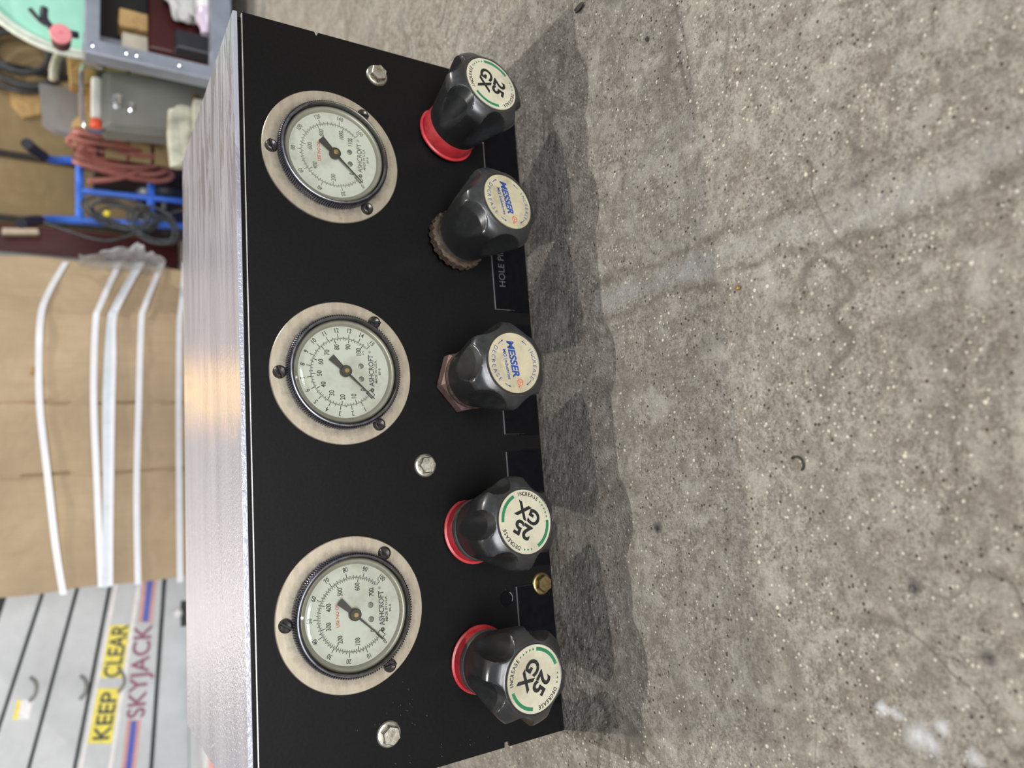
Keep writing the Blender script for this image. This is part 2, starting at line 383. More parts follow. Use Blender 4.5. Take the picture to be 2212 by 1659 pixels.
M = dict(
 concrete=concrete(), galv=galvanised(), black=black_paint(), flange=flange_metal(), glass=glass(), film=film(),
 knob=rubber_knob(), card=cardboard('carton_board', (.50, .375, .24, 1)), card2=cardboard('tan_board', (.62, .40, .17, 1), 3),
 wallboard=cardboard('brown_wallboard', (.31, .225, .115, 1), .7), beam=beam_paint(),
 knurl=plain('dark_knurled_steel', (.20, .20, .23, 1), .36, .85, .3, 300),
 case=plain('gauge_case', (.42, .39, .34, 1), .32, .8, .12, 80),
 inner=plain('bezel_inner_ring', (.34, .325, .27, 1), .30, .2, .1, 90),
 dial=plain('dial_face', (.57, .58, .52, 1), .55, 0, .05, 60, dirt=(.42, .41, .35, 1)),
 ink=plain('dial_ink', (.045, .043, .04, 1), .6), inkfade=plain('faded_dial_ink', (.16, .155, .14, 1), .6),
 inkred=plain('red_ink', (.50, .10, .08, 1), .6), needle=plain('needle_black', (.035, .032, .03, 1), .45),
 brass=plain('brass', (.42, .29, .13, 1), .35, .8, .2, 200), screw=plain('tarnished_screw', (.11, .10, .095, 1), .34, .8, .4, 300),
 bolt=plain('zinc_bolt', (.52, .50, .42, 1), .36, .85, .25, 300, .0002, dirt=(.22, .18, .11, 1)),
 bolt2=plain('yellow_zinc_bolt', (.30, .22, .10, 1), .35, .85, .3, 300, .0002),
 red=plain('red_plastic', (.56, .035, .045, 1), .33, 0, .2, 90, dirt=(.62, .10, .10, 1)),
 nut=plain('dirty_pink_nut', (.22, .135, .12, 1), .5, .3, .3, 200), rust=plain('rusty_lock_ring', (.12, .085, .06, 1), .6, .4, .5, 400, .0006),
 steelring=plain('dull_steel_ring', (.20, .20, .19, 1), .45, .6, .2, 200),
 cream=plain('cream_sticker', (.60, .56, .42, 1), .45, 0, .06, 90, dirt=(.46, .42, .30, 1)),
 cream2=plain('yellowed_sticker', (.54, .48, .32, 1), .45, 0, .10, 120, dirt=(.36, .31, .20, 1)),
 inkblk=plain('black_ink', (.012, .012, .014, 1), .5), green=plain('green_ink', (.02, .20, .085, 1), .5),
 blueink=plain('blue_ink', (.02, .06, .28, 1), .5), redink=plain('vermilion_ink', (.70, .09, .04, 1), .5),
 plate=plain('black_label_plate', (.003, .003, .004, 1), .4, 0, .2, 200, spec=.12), plateedge=plain('pale_plate_edge', (.62, .60, .60, 1), .4),
 engrave=plain('engraved_letter', (.085, .08, .08, 1), .6), bare=plain('bare_metal_edge', (.75, .73, .72, 1), .3, .8),
 strap=plain('white_strap', (.82, .82, .86, 1), .35, 0, .05, 40), strap2=plain('grey_white_strap', (.62, .66, .70, 1), .3, 0, .08, 40),
 gapblack=plain('dark_gap', (.012, .011, .010, 1), .6), whiteedge=plain('white_edge_trim', (.80, .76, .74, 1), .4),  # dark_gap: near black standing in for shade in gaps and slots; also on legs
 yellow=plain('yellow_sticker', (.86, .72, .05, 1), .45), bluestripe=plain('blue_stripe', (.02, .06, .42, 1), .4),
 pinkstripe=plain('faded_red_stripe', (.60, .27, .24, 1), .4), maroonink=plain('maroon_letters', (.24, .045, .10, 1), .45),
 white=plain('white_paint', (.80, .78, .78, 1), .4), bluepaint=plain('blue_tube_paint', (.06, .19, .74, 1), .32, 0, .15, 30),
 gripb=plain('black_grip', (.02, .02, .03, 1), .4), hose=plain('dusty_red_hose', (.34, .115, .09, 1), .5, 0, .25, 25),
 orange=plain('orange_plastic', (.78, .09, .025, 1), .4, 0, .2, 12), cablem=plain('grey_black_cable', (.05, .055, .06, 1), .4, 0, .5, 30),
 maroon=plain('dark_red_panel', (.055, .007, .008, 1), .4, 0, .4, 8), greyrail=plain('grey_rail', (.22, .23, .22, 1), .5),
 boxgrey=plain('grey_enamel', (.25, .25, .225, 1), .4, .1, .12, 10), chrome=plain('chrome', (.8, .8, .86, 1), .15, 1.0, .05),
 cartgrey=plain('cart_grey_paint', (.27, .30, .36, 1), .4, .2, .15, 20), mint=plain('mint_plastic', (.40, .78, .60, 1), .35, 0, .10, 10),
 rim=plain('pale_tub_rim', (.78, .82, .70, 1), .35), pink=plain('pink_foam', (.85, .27, .30, 1), .6, 0, .1, 60),
 wine=plain('dark_wine_cloth', (.06, .012, .015, 1), .7), palegrey=plain('pale_grey_plastic', (.30, .285, .29, 1), .45, 0, .12, 20),
 darkstuff=plain('dark_clutter', (.02, .016, .013, 1), .6, 0, .5, 20), beige=plain('beige_plastic', (.55, .50, .40, 1), .5, 0, .2, 25),
 rag=plain('white_rag', (.66, .65, .62, 1), .8, 0, .25, 18, .004), lilac=plain('lilac_bottle', (.72, .60, .74, 1), .25, 0, .15, 20),
 creamfilm=plain('cream_rolled_foam', (.48, .465, .37, 1), .55, 0, .4, 30, .003), wood=plain('pale_wood', (.55, .45, .32, 1), .6),
)

# ------------------------------------------------------------------ setting
bm = bmesh.new(); box(bm, (-5, -7, -.05), (5, 2.75, 0))
fl = obj('floor', bm, M['concrete']); fl['kind'] = 'structure'
bm = bmesh.new(); box(bm, (-5, 2.6, 0), (5, 2.7, 2.6))
wl = obj('wall_back', bm, M['wallboard']); wl['kind'] = 'structure'
for k, xx in enumerate(((1.8400, 2.5800, 0.4912)[0], (1.4951, 2.5800, 0.4831)[0], (1.2512, 2.5800, 0.4773)[0], .35, -.4, -1.1)):
    bm = bmesh.new(); box(bm, (xx-.006, 2.585, 0), (xx+.016, 2.6, 2.6))
    o = obj('wall_batten', bm, M['darkstuff'], wl)

# ------------------------------------------------------------------ control box
W_, H_, D_ = 0.45, 0.1952, 0.2136
cb = root('gas_control_box', (W_/2, D_/2, 0), 'black gas control box with three gauges and five knobs on the concrete', 'control box')
def part(name, bm, mat, smooth=False, label=None, angle=None, parent=None):
    o = obj(name, bm, mat, None, smooth, label, angle); return put(o, parent or cb)
# front panel with nicks in both edges and a through hole rim
nr = (0.4492, 0.0000, 0.1452)[2]; nl = (0.0023, 0.0000, 0.0431)[2]
bm = bmesh.new()
slab(bm, [(.0, 0, .0), (W_, 0, .0), (W_, 0, nr-.0012), (W_-.0022, 0, nr-.0004), (W_-.0022, 0, nr+.0004), (W_, 0, nr+.0012), (W_, 0, H_-.0048), (0, 0, H_-.0048),
          (0, 0, nl+.0018), (.003, 0, nl+.0016), (.003, 0, nl-.0016), (0, 0, nl-.0018)], 0, .0022)
part('front_panel', bm, M['black'])
bm = bmesh.new(); box(bm, (.001, -.0003, H_-.0053), (W_-.001, .002, H_-.0047)); part('panel_edge', bm, M['bare'], label='bare worn upper edge of the front panel, its glint put into the colour')  # bright strip stands for worn paint and the light the bevel catches
bm = bmesh.new(); box(bm, (.0015, .0035, H_-.0056), (W_-.0015, D_-.003, H_-.0026)); part('top_gap_strip', bm, M['black'], label='dark gap strip under the top plate')  # black strip put in for the dark of the gap below the plate
bm = bmesh.new(); box(bm, (0, .0003, H_-.0026), (W_, D_, H_), .0004)
top = part('top_cover', bm, M['galv'], label='bare galvanised top plate streaked with dull stains')
uv = top.data.uv_layers.new(name='UVMap')
for lp in top.data.loops:
    c_ = top.data.vertices[lp.vertex_index].co; uv.data[lp.index].uv = (c_.x, c_.y)
for x0 in (.0025, W_-.0045):
    bm = bmesh.new(); box(bm, (x0, .0022, .0), (x0+.002, D_-.001, H_-.0028), .0003); part('side_panel', bm, M['black'])
bm = bmesh.new(); box(bm, (.0045, D_-.003, 0), (W_-.0045, D_-.001, H_-.0028)); part('back_panel', bm, M['black'])

# ---- gauges
def gauge(cx, cz, kind):
    O = Matrix.Translation((cx, 0, cz))
    T = lambda bm: bmesh.ops.transform(bm, matrix=O, verts=bm.verts)
    NK = 150
    bm = bmesh.new()                                    # bezel: knurled outer ring
    kn = lambda r, a, s: r*(1 + (.0 if r < .0325 else (.018 if int(round(a/(2*PI)*NK*4)) % 4 < 2 else -.012)))
    lathe(bm, [(.0325, .0012), (.0336, .0018), (.0336, .0064), (.0330, .0072)], NK*4, fn=kn, cap0=False, cap1=False)
    lathe(bm, [(.0330, .0072), (.0326, .0082), (.0320, .0084), (.0315, .0080), (.0313, .0030)], 72, cap0=False, cap1=False)
    T(bm); g = part('pressure_gauge', bm, [M['knurl']], smooth=True, angle=25)
    g['label'] = {1: 'pressure gauge reading in hundreds, scale fogged', 2: 'pressure gauge with the crisp 0 to 15 scale', 3: 'pressure gauge with the 0 to 100 scale'}[kind]
    def sub(name, bm, mat, **k):
        T(bm); return put2(obj(name, bm, mat, None, **k), g)
    # flange ring
    bm = bmesh.new(); lathe(bm, [(.0290, .0), (.0428, .0), (.0428, .0012), (.0424, .0016), (.0290, .0016)], 96, cap0=False, cap1=False)
    for f_ in bm.faces: pass
    fo = put2(obj('flange', bm, M['flange'], None, label='flat beige metal flange'), g); fo.location = (cx, 0, cz)
    bm = bmesh.new(); lathe(bm, [(.0313, .0020), (.0311, .0046), (.0300, .0056), (.0286, .0052), (.0274, .0036)], 72, cap0=False, cap1=False); sub('inner_ring', bm, M['inner'], smooth=True)
    bm = bmesh.new(); lathe(bm, [(.0, .0036), (.0276, .0036), (.0276, .0030)], 72, cap0=False, cap1=True); sub('dial_face', bm, M['dial'])
    # window: flat crown with sloping shoulder
    bm = bmesh.new(); lathe(bm, [(.0316, .0080), (.0314, .0100), (.0305, .0118), (.0290, .0128), (.0276, .0130), (.0270, .0124), (.0, .0122)], 72, cap0=False, cap1=False)
    sub('window', bm, M['glass'], smooth=True, angle=18)
    # printing
    y = -.00375; R0 = .0199; ink = bmesh.new(); fade = bmesh.new(); redb = bmesh.new()
    A0, SW = math.radians(225), math.radians(270)
    ang = lambda f: A0 - SW*f
    pen = ink if kind != 1 else fade
    arc(pen, R0-.00012, R0+.00012, ang(0), ang(1), y, n=80)
    arc(pen, R0+.0004, R0+.00055, ang(0), ang(1), y, n=80)
    if kind == 2:
        for i in range(0, 31):
            tick(pen, ang(i/30), R0+.0004, R0+(.0030 if i % 2 == 0 else .0012), .0004, y)
        for i in range(1, 16):
            a = ang(i/15); text(pen, str(i), .0039, (R0+.0052)*math.cos(a), (R0+.0052)*math.sin(a), y, rot=a-PI/2, bold=1, sx=.8)
        for i in range(0, 51):
            a = ang(i/50*14.5/15); tick(pen, a, R0-(.0024 if i % 5 == 0 else .0011), R0, .0003 if i % 5 else .00045, y)
        for i in range(0, 101, 10):
            a = ang(i/100*14.5/15); text(pen, str(i), .0042, (R0-.0047)*math.cos(a), (R0-.0047)*math.sin(a), y, rot=0, bold=1, sx=.8)
    else:
        top_, st, it, si = (160, 20, 1103, 200) if kind == 1 else (100, 10, 689.5, 100)
        for i in range(0, top_//(st//10)//2+1):
            f = i*(st//10)*2/top_
            if f <= 1: tick(pen, ang(f), R0+.0004, R0+(.0030 if (i % 5 == 0) else .0013), .0004, y)
        for v_ in range(0, top_+1, st):
            a = ang(v_/top_); text(pen, str(v_), .0036, (R0+.0051)*math.cos(a), (R0+.0051)*math.sin(a), y, rot=(a-PI/2) if v_ > top_*.55 or v_ < top_*.3 else a-PI/2, bold=1, sx=.8)
        for v_ in range(0, int(it)+1, si//10):
            a = ang(v_/it); tick(pen, a, R0-(.0024 if v_ % si == 0 else .0011), R0, .0003 if v_ % si else .00045, y)
        for v_ in list(range(0, int(it)+1, si)) + ([1100] if kind == 1 else [700]):
            a = ang(min(v_/it, 1)); text(pen, str(v_), .0040, (R0-.0050)*math.cos(a), (R0-.0047)*math.sin(a), y, rot=0, bold=1, sx=.75)
        text(redb, 'USE NO OIL', .0027, .0008, .0093, y, bold=1, sx=.9)
    text(pen, 'ASHCROFT', .0044, .0010, -.0166, y, bold=1, sx=.86)
    arc(pen, .0003, .0012, 0, 2*PI, y, base=Matrix.Translation((-.0108, 0, -.0166)))
    text(pen, '\u00ae', .0022, .0124, -.0158, y)
    text(pen, 'MADE IN U.S.A.', .0022, .0004, -.0194, y, bold=1, sx=.95)
    text(pen, 'BIF-B', .0019, .0004, -.0217, y, bold=1)
    text(pen, 'psi', .0018, .0172, -.0150, y); text(pen, 'kPa', .0018, .0118, -.0118, y)
    ca, sa = math.cos(ang(0)), math.sin(ang(0))                 # little box that marks zero
    for (r0, r1, off) in ((.0185, .0225, .0000), (.0185, .0225, .0020)):
        strip(pen, [(r0*ca+off, r0*sa-off), (r1*ca+off, r1*sa-off), (r1*ca+off+.0003, r1*sa-off-.0003), (r0*ca+off+.0003, r0*sa-off-.0003)], y)
    for r0 in (.0185, .0225):
        strip(pen, [(r0*ca, r0*sa), (r0*ca+.0022, r0*sa-.0022), (r0*ca+.0025, r0*sa-.0022+.0003), (r0*ca+.0003, r0*sa+.0003)], y)
    if kind == 1: ink.free(); sub('dial_print', fade, M['inkfade'])
    else: fade.free(); sub('dial_print', ink, M['ink'])
    if kind != 2: sub('warning_print', redb, M['inkred'], label='small red line of lettering above the pivot')
    else: redb.free()
    for sx_ in (-.0042, .0036):
        bm = bmesh.new(); lathe(bm, [(.0016, .0036), (.0016, .0041), (.0011, .0043)], 20, cap0=False)
        bmesh.ops.translate(bm, verts=bm.verts, vec=(sx_, 0, -.0100)); sub('dial_rivet', bm, M['steelring'])
    # needle
    d = math.radians(226); ux, uz = math.cos(d), math.sin(d); nx, nz = -uz, ux
    bm = bmesh.new()
    q = lambda r, w2: (ux*r+nx*w2, 0, uz*r+nz*w2)
    slab(bm, [q(.0235, .00022), q(.0012, .00065), q(-.0028, .0013), q(-.0118, .0021), q(-.0118, -.0021), q(-.0028, -.0013), q(.0012, -.00065), q(.0235, -.00022)], -.0062, -.0058)
    lathe(bm, [(.0034, .0050), (.0034, .0070), (.0029, .0074)], 28)
    sub('needle', bm, M['needle'])
    bm = bmesh.new(); lathe(bm, [(.0016, .0070), (.0016, .0080), (.0012, .0083)], 20); sub('needle_hub', bm, M['brass'])
    # three slotted screws
    for a in (91, -33, 213):
        a = math.radians(a); X0, Z0 = .0373*math.cos(a), .0373*math.sin(a); rs = random.uniform(.2, 2.6)
        bm = bmesh.new()
        lathe(bm, [(.0038, .0016), (.0038, .0030), (.0034, .0038), (.0024, .0043), (.0, .0045)], 24, cap0=False, cap1=False)
        for v in bm.verts:                              # cut the slot
            dd = abs(v.co.x*math.sin(rs)-v.co.z*math.cos(rs))
            if dd < .0005 and -v.co.y > .0034: v.co.y = -.0032
        c, s = math.cos(rs), math.sin(rs)
        bmesh.ops.translate(bm, verts=bm.verts, vec=(X0, 0, Z0))
        so = sub('flange_screw', bm, M['screw'], smooth=True, angle=40)
        bm = bmesh.new(); slab(bm, [(X0+c*.0036-s*.00045, 0, Z0+s*.0036+c*.00045), (X0-c*.0036-s*.00045, 0, Z0-s*.0036+c*.00045), (X0-c*.0036+s*.00045, 0, Z0-s*.0036-c*.00045), (X0+c*.0036+s*.00045, 0, Z0+s*.0036-c*.00045)], -.00455, -.0030)
        T(bm); put2(obj('screw_slot', bm, M['gapblack']), g)
def put2(o, par):
    o.parent = par; o.matrix_parent_inverse = par.matrix_world.inverted() if False else Matrix.Translation(-Vector(cb.location)); 
    # the parent mesh sits in world axes already: undo only the root offset
    o.matrix_parent_inverse = Matrix.Identity(4)
    return o
gauge(.0935, .1379, 3); gauge(.2315, .1372, 2); gauge(.3672, .1382, 1)

# ---- knobs
def knob_matrix(bx, bz, cx, cz, L):
    ax = Vector((cx-bx, -L, cz-bz)).normalized()        # local -y -> ax
    yv = -ax; xv = yv.cross(Vector((0, 0, 1))).normalized(); zv = xv.cross(yv)
    Mx = Matrix.Identity(4)
    for i in range(3): Mx[i][0] = xv[i]; Mx[i][1] = yv[i]; Mx[i][2] = zv[i]
    Mx.translation = Vector((bx, 0, bz)); return Mx
def make_knob(bx, bz, cx, cz, phase, trot, kind, collar, label):
    L = .057; K = knob_matrix(bx, bz, cx, cz, L)
    rg, Rc = (.0090, .0290) if kind == 'gx' else (.020, .0420)
    def fl_(r, a, s):
        best = r
        for k in range(6):
            d = (a - math.radians(phase+60*k) + PI) % (2*PI) - PI
            disc = rg*rg - (Rc*math.sin(d))**2
            if disc > 0 and abs(d) < PI/2:
                best = min(best, max(Rc*math.cos(d) - math.sqrt(disc), 0.001))
        return best
    prof = []
    for (r, s) in [(.0176, .0095), (.0184, .010), (.0194, .016), (.0212, .024), (.0232, .032), (.0250, .040), (.0263, .046), (.0270, .0500), (.0272, .0515), (.0271, .0530), (.0267, .0545), (.0260, .0558), (.0250, .0571), (.0238, .0583), (.0224, .0593), (.0210, .0601), (.0202, .0606), (.0196, .0609), (.0191, .0609), (.0187, .0606)]:
        prof.append((r, .010+(s-.010)*.905 if s > .010 else s))
    dense = [prof[0]]
    for a_, b_ in zip(prof, prof[1:]):
        for k in (1, 2, 3) if a_[1] < .05 and a_[1] > .0099 else (1, 2):
            n_ = 3 if a_[1] < .05 and a_[1] > .0099 else 2
            if k > n_: continue
            dense.append((a_[0]+(b_[0]-a_[0])*k/n_, a_[1]+(b_[1]-a_[1])*k/n_))
    bm = bmesh.new(); lathe(bm, dense, 180, mat=K, fn=fl_)
    kn = part('regulator_knob', bm, M['knob'], smooth=True, angle=38, label=label)
    def sub(name, bm, mat, **k): return put2(obj(name, bm, mat, None, **k), kn)
    if collar == 'red' or collar == 'redring':
        bm = bmesh.new(); Lc = .0125 if collar == 'red' else .0085
        lathe(bm, [(.0204, .0), (.0204, .0010), (.0192, .0016), (.0189, Lc-.0008), (.0185, Lc), (.0155, Lc), (.0155, 0)], 64, mat=K, cap0=False, cap1=False)
        sub('collar', bm, M['red'], smooth=True, angle=30, label='red collar against the panel')
        if collar == 'redring':
            bm = bmesh.new(); lathe(bm, [(.0190, Lc-.001), (.0193, Lc+.0005), (.0188, Lc+.0022), (.015, Lc+.0022)], 48, mat=K, cap0=False); sub('stem_ring', bm, M['steelring'], smooth=True, angle=30)
    elif collar == 'nut':
        bm = bmesh.new(); lathe(bm, [(.0212, .0), (.0212, .006), (.0195, .0085), (.0150, .0090)], 6, mat=K @ Matrix.Rotation(.35, 4, 'Y')); sub('collar', bm, M['nut'], label='dull pinkish hex nut')
        bm = bmesh.new(); lathe(bm, [(.0192, .0085), (.0194, .0100), (.0188, .0112), (.0150, .0112)], 48, mat=K, cap0=False); sub('stem_ring', bm, M['rust'], smooth=True, angle=30)
    else:
        tooth = lambda r, a, s: r*(1+(.05 if math.sin(a*22) > 0 else 0)) if r > .0188 else r
        bm = bmesh.new(); lathe(bm, [(.0198, .0), (.0198, .0045), (.0186, .0050), (.0150, .0050)], 176, mat=K, fn=tooth); sub('collar', bm, M['rust'], label='rusty toothed lock ring')
        bm = bmesh.new(); lathe(bm, [(.0165, .0045), (.0170, .0062), (.0170, .0085), (.0160, .0098), (.013, .0098)], 48, mat=K, cap0=False); sub('stem_ring', bm, M['steelring'], smooth=True, angle=30)
    # sticker on the cap
    RL = .0182
    bm = bmesh.new(); lathe(bm, [(RL, .0555), (RL, .0564), (RL-.0002, .0566)], 72, mat=K, cap0=False)
    st_ = sub('cap_sticker', bm, M['cream'] if kind == 'gx' else M['cream2'], label='round cream sticker')
    y = -.05668; B = K @ Matrix.Rotation(-math.radians(trot), 4, 'Y')
    rad = math.radians
    if kind == 'gx':
        bm = bmesh.new()
        text(bm, '25', .0118, -.0002, .0052, y, bold=2, base=B, sx=1.05); text(bm, 'GX', .0118, -.0002, -.0052, y, bold=2, base=B)
        arctext(bm, 'DECREASE', .0032, .0158, rad(72), rad(50), y, base=B, bold=1, sx=.9)
        arctext(bm, 'INCREASE', .0032, .0158, rad(-72), rad(50), y, base=B, bold=1, sx=.9)
        sub('sticker_lettering', bm, M['inkblk'])
        bm = bmesh.new()
        for a0, a1 in ((-34, 30), (148, 212)): arc(bm, .0148, .0167, rad(a0), rad(a1), y, base=B)
        def tri(a, sgn):
            a = rad(a); c_, s_ = math.cos(a), math.sin(a); r = .0158; tx, tz = s_*sgn, -c_*sgn   # clockwise tangent * sgn
            strip(bm, [(r*c_+tx*.0007, r*s_+tz*.0007), ((r+.0007)*c_-tx*.0006, (r+.0007)*s_-tz*.0006), ((r-.0007)*c_-tx*.0006, (r-.0007)*s_-tz*.0006)], y, B)
        for k in range(3): tri(112+k*9, -1)
        for k in range(5): tri(-107-k*8.5, 1)
        sub('sticker_arcs', bm, M['green'])
    else:
        bm = bmesh.new()
        text(bm, 'MESSER', .0068, -.0024, -.0008, y, bold=2, base=B, shear=.18, sx=.98)
        text(bm, 'MG Industries', .0032, .0004, -.0059, y, bold=1, base=B)
        arctext(bm, 'INCREASE', .0036, .0149, rad(82), rad(72), y, base=B, bold=0)
        arctext(bm, 'DECREASE', .0036, .0151, rad(-93), rad(76), y, base=B, outward=False, bold=0)
        for (a0, a1, tip) in ((132, 143, 1), (26, 40, -1), (205, 218, -1), (320, 332, 1)):
            arc(bm, .0149, .0153, rad(a0), rad(a1), y, base=B, n=6)
            a = rad(a1 if tip > 0 else a0); sg = tip; r = .0151; c_, s_ = math.cos(a), math.sin(a); tx, tz = -s_*sg, c_*sg
            strip(bm, [(r*c_+tx*.0013, r*s_+tz*.0013), ((r+.0007)*c_, (r+.0007)*s_), ((r-.0007)*c_, (r-.0007)*s_)], y, B)
        sub('sticker_lettering', bm, M['blueink'])
        bm = bmesh.new(); O2 = B @ Matrix.Translation((.0120, 0, .0013))
        arc(bm, .0017, .0021, 0, 2*PI, y, base=O2, n=32)
        for a in (90, 210, 330): tick(bm, rad(a), 0, .0018, .0004, y-.00001, O2)
        arc(bm, .0, .0006, 0, 2*PI, y, base=B @ Matrix.Translation((.0145, 0, -.0002)), n=12)
        sub('sticker_emblem', bm, M['redink'])
    return kn
make_knob(.0545, .0580, .0518, .0549, 103, 141, 'gx', 'redring', 'star knob lettered 25 GX at the left end')
make_knob(.1320, .0578, .1372, .0529, 28, 57, 'gx', 'redring', 'star knob lettered 25 GX, second from the left')
make_knob(.2272, .0562, .2293, .0521, 28, 187, 'messer', 'nut', 'rounded knob with clean yellowed sticker, middle of the row')
make_knob(.3225, .0560, .3310, .0465, 58, 187, 'messer', 'rust', 'rounded knob with grimy sticker and rusty lock ring')
make_knob(.3990, .0572, .4076, .0524, 63, 160, 'gx', 'red', 'star knob lettered 25 GX at the right end')

# ---- bolts, hole, plates
def hexbolt(x, z, mat, rot, s=1.0, label=None):
    O = Matrix.Translation((x, 0, z)) @ Matrix.Rotation(rot, 4, 'Y') @ Matrix.Scale(s, 4)
    bm = bmesh.new(); lathe(bm, [(.0072, .0), (.0072, .0009), (.0066, .0016), (.0057, .0019)], 36, mat=O, cap0=False)
    lathe(bm, [(.0055, .0018), (.0055, .0050), (.0050, .0057)], 6, mat=O)
    return part('hex_bolt', bm, mat, label=label)
hexbolt(.4301, .1060, M['bolt'], .2); hexbolt(.1745, .0876, M['bolt'], .5); hexbolt(.0252, .1195, M['bolt'], .9)
hexbolt(.0935, .0090, M['bolt2'], .1, label='yellowed hex bolt by the lower edge')
bm = bmesh.new(); lathe(bm, [(.0038, .0), (.0040, .0004), (.0046, .0004), (.0048, .0)], 32, cap0=False, cap1=False)
lathe(bm, [(.0039, .0001), (.0039, .0002)], 32); bmesh.ops.translate(bm, verts=bm.verts, vec=(.0875, 0, .0357)); part('hole_grommet', bm, M['plate'], label='empty screw hole')
bm = bmesh.new(); arc(bm, .0039, .0043, math.radians(240), math.radians(330), -.00045, base=Matrix.Translation((.0875, 0, .0357))); part('hole_rim', bm, M['bare'])
for x0, x1, tx in ((.018, .0938, ''), (.106, .1806, ''), (.1924, .2668, ''), (.2780, .3530, 'HOLE PIERCING'), (.3645, .4395, '')):
    bm = bmesh.new(); box(bm, (x0, -.0014, .0130), (x1, 0, .0284))
    pl = part('label_plate', bm, [M['plateedge'], M['plate']])
    for p in pl.data.polygons:
        if p.normal.y < -.5: p.material_index = 1
    bm = bmesh.new(); box(bm, (x0-.001, -.0009, .0010), (x1+.001, 0, .0165)); 
    sk = put2(obj('plate_skirt', bm, M['plate']), pl)
    if tx:
        bm = bmesh.new(); text(bm, tx, .0070, (x0+x1)/2+.002, .0215, -.0015, sx=.95); put2(obj('engraving', bm, M['engrave']), pl)
# paint scuffs beside the left bolt and along the left edge
bm = bmesh.new()
for k in range(46):
    if k < 22: x, z = random.gauss(.036, .008), random.gauss(.110, .010)
    elif k < 34: x, z = random.gauss(.120, .012), random.gauss(.046, .010)
    else: x, z = random.uniform(.005, .012), random.uniform(.05, .12)
    a = random.uniform(.2, 1.0); l = random.uniform(.0002, .0012)
    tick(bm, a, 0, l, .00025, -.0001, Matrix.Translation((x, 0, z)))
sf = part('paint_scuffs', bm, M['engrave']); sf['kind'] = 'stuff'

# ------------------------------------------------------------------ cardboard carton
ct = root('strapped_carton', (.3, 1.4, 0), 'large plain cardboard carton bound with white straps, standing behind the control box', 'carton')
xl, xr = (0.0409, 1.1500, 0.2276)[0], (0.5494, 1.1500, 0.2320)[0]; xe = (0.6848, 1.2400, 0.2304)[0]
foot = [(xl, 1.15), (xr, 1.15), (xe, 1.24), (xe-.005, 1.50), (xl, 1.50)]
HT = .53
bm = bmesh.new()
NZ, rows = 14, []
def jig(i, k): return (math.sin(i*7.1+k*1.3)*.0018, math.cos(i*3.7+k*1.9)*.0025)
outline = []; xs_ = sorted([xl + (xr-xl)*k/10 for k in range(10)] + [xg+d for xg in ((0.3802, 1.1500, 0.2305)[0], (0.2494, 1.1500, 0.2294)[0]) for d in (-.004, 0, .004)])
for (a, b), n in zip(zip(foot, foot[1:]+foot[:1]), (12, 4, 3, 3, 3)):
    if n == 12: outline += [(x_, 1.15+(.0045 if any(abs(x_-g_) < 1e-6 for g_ in ((0.3802, 1.1500, 0.2305)[0], (0.2494, 1.1500, 0.2294)[0])) else 0)) for x_ in xs_]; continue
    for k in range(n): outline.append((a[0]+(b[0]-a[0])*k/n, a[1]+(b[1]-a[1])*k/n))
for j in range(NZ+1):
    z = HT*j/NZ
    rows.append([bm.verts.new((x+jig(i, j)[0], y+jig(i, j)[1], z)) for i, (x, y) in enumerate(outline)])
for j in range(NZ):
    n = len(outline)
    for i in range(n): bm.faces.new((rows[j][i], rows[j][(i+1) % n], rows[j+1][(i+1) % n], rows[j+1][i]))
bm.faces.new(rows[0][::-1]); bm.faces.new(rows[-1])
put(obj('carton_body', bm, M['card'], None, True, angle=22), ct)
def strap_(pts, w_, mat, nm='strap'):
    bm = bmesh.new(); band(bm, catmull(pts, 5), w_, .0015)
    put(obj(nm, bm, mat), ct)
sy = 1.143
strap_([(0.0337, 1.1430, 0.2726), (0.1200, 1.1380, 0.2857), (0.2437, 1.1340, 0.2995), (0.3700, 1.1380, 0.3136), (0.4731, 1.1400, 0.3168), (0.5463, 1.1420, 0.3146), (0.6044, 1.1800, 0.3022), (0.6782, 1.2320, 0.2773)], .0105, M['strap'])
strap_([(0.0396, 1.1430, 0.2139), (0.2144, 1.1430, 0.2219), (0.3880, 1.1430, 0.2293), (0.5315, 1.1430, 0.2275), (0.5699, 1.1480, 0.2199), (0.6874, 1.2320, 0.1823)], .0105, M['strap'])
strap_([(0.0386, 1.1410, 0.2059), (0.2133, 1.1410, 0.2055), (0.3878, 1.1410, 0.2073), (0.5326, 1.1410, 0.2012), (0.5718, 1.1470, 0.1916), (0.6916, 1.2320, 0.1436)], .0145, M['strap2'])
strap_([(0.0396, 1.1390, 0.1993), (0.1616, 1.1390, 0.1993), (0.3520, 1.1390, 0.1980), (0.4594, 1.1390, 0.1962), (0.5419, 1.1400, 0.1958), (0.5825, 1.1500, 0.1835), (0.6914, 1.2300, 0.1394)], .0075, M['strap'])
strap_([(0.0368, 1.1430, 0.1545), (0.2102, 1.1430, 0.1570), (0.3883, 1.1430, 0.1532), (0.5361, 1.1430, 0.1492), (0.5757, 1.1480, 0.1422), (0.6961, 1.2320, 0.1011)], .0105, M['strap'])
strap_([(0.0309, 1.1430, 0.0825), (0.2055, 1.1430, 0.0829), (0.3885, 1.1430, 0.0825), (0.5403, 1.1430, 0.0797), (0.5806, 1.1480, 0.0754), (0.7009, 1.2320, 0.0563)], .0105, M['strap'])
bm = bmesh.new(); box(bm, ((0.4384, 1.1400, 0.3261)[0]-.006, 1.139, (0.4384, 1.1400, 0.3261)[2]-.003), ((0.4384, 1.1400, 0.3261)[0]+.006, 1.149, (0.4384, 1.1400, 0.3261)[2]+.004), .001)
put(obj('torn_flap', bm, M['card2']), ct)

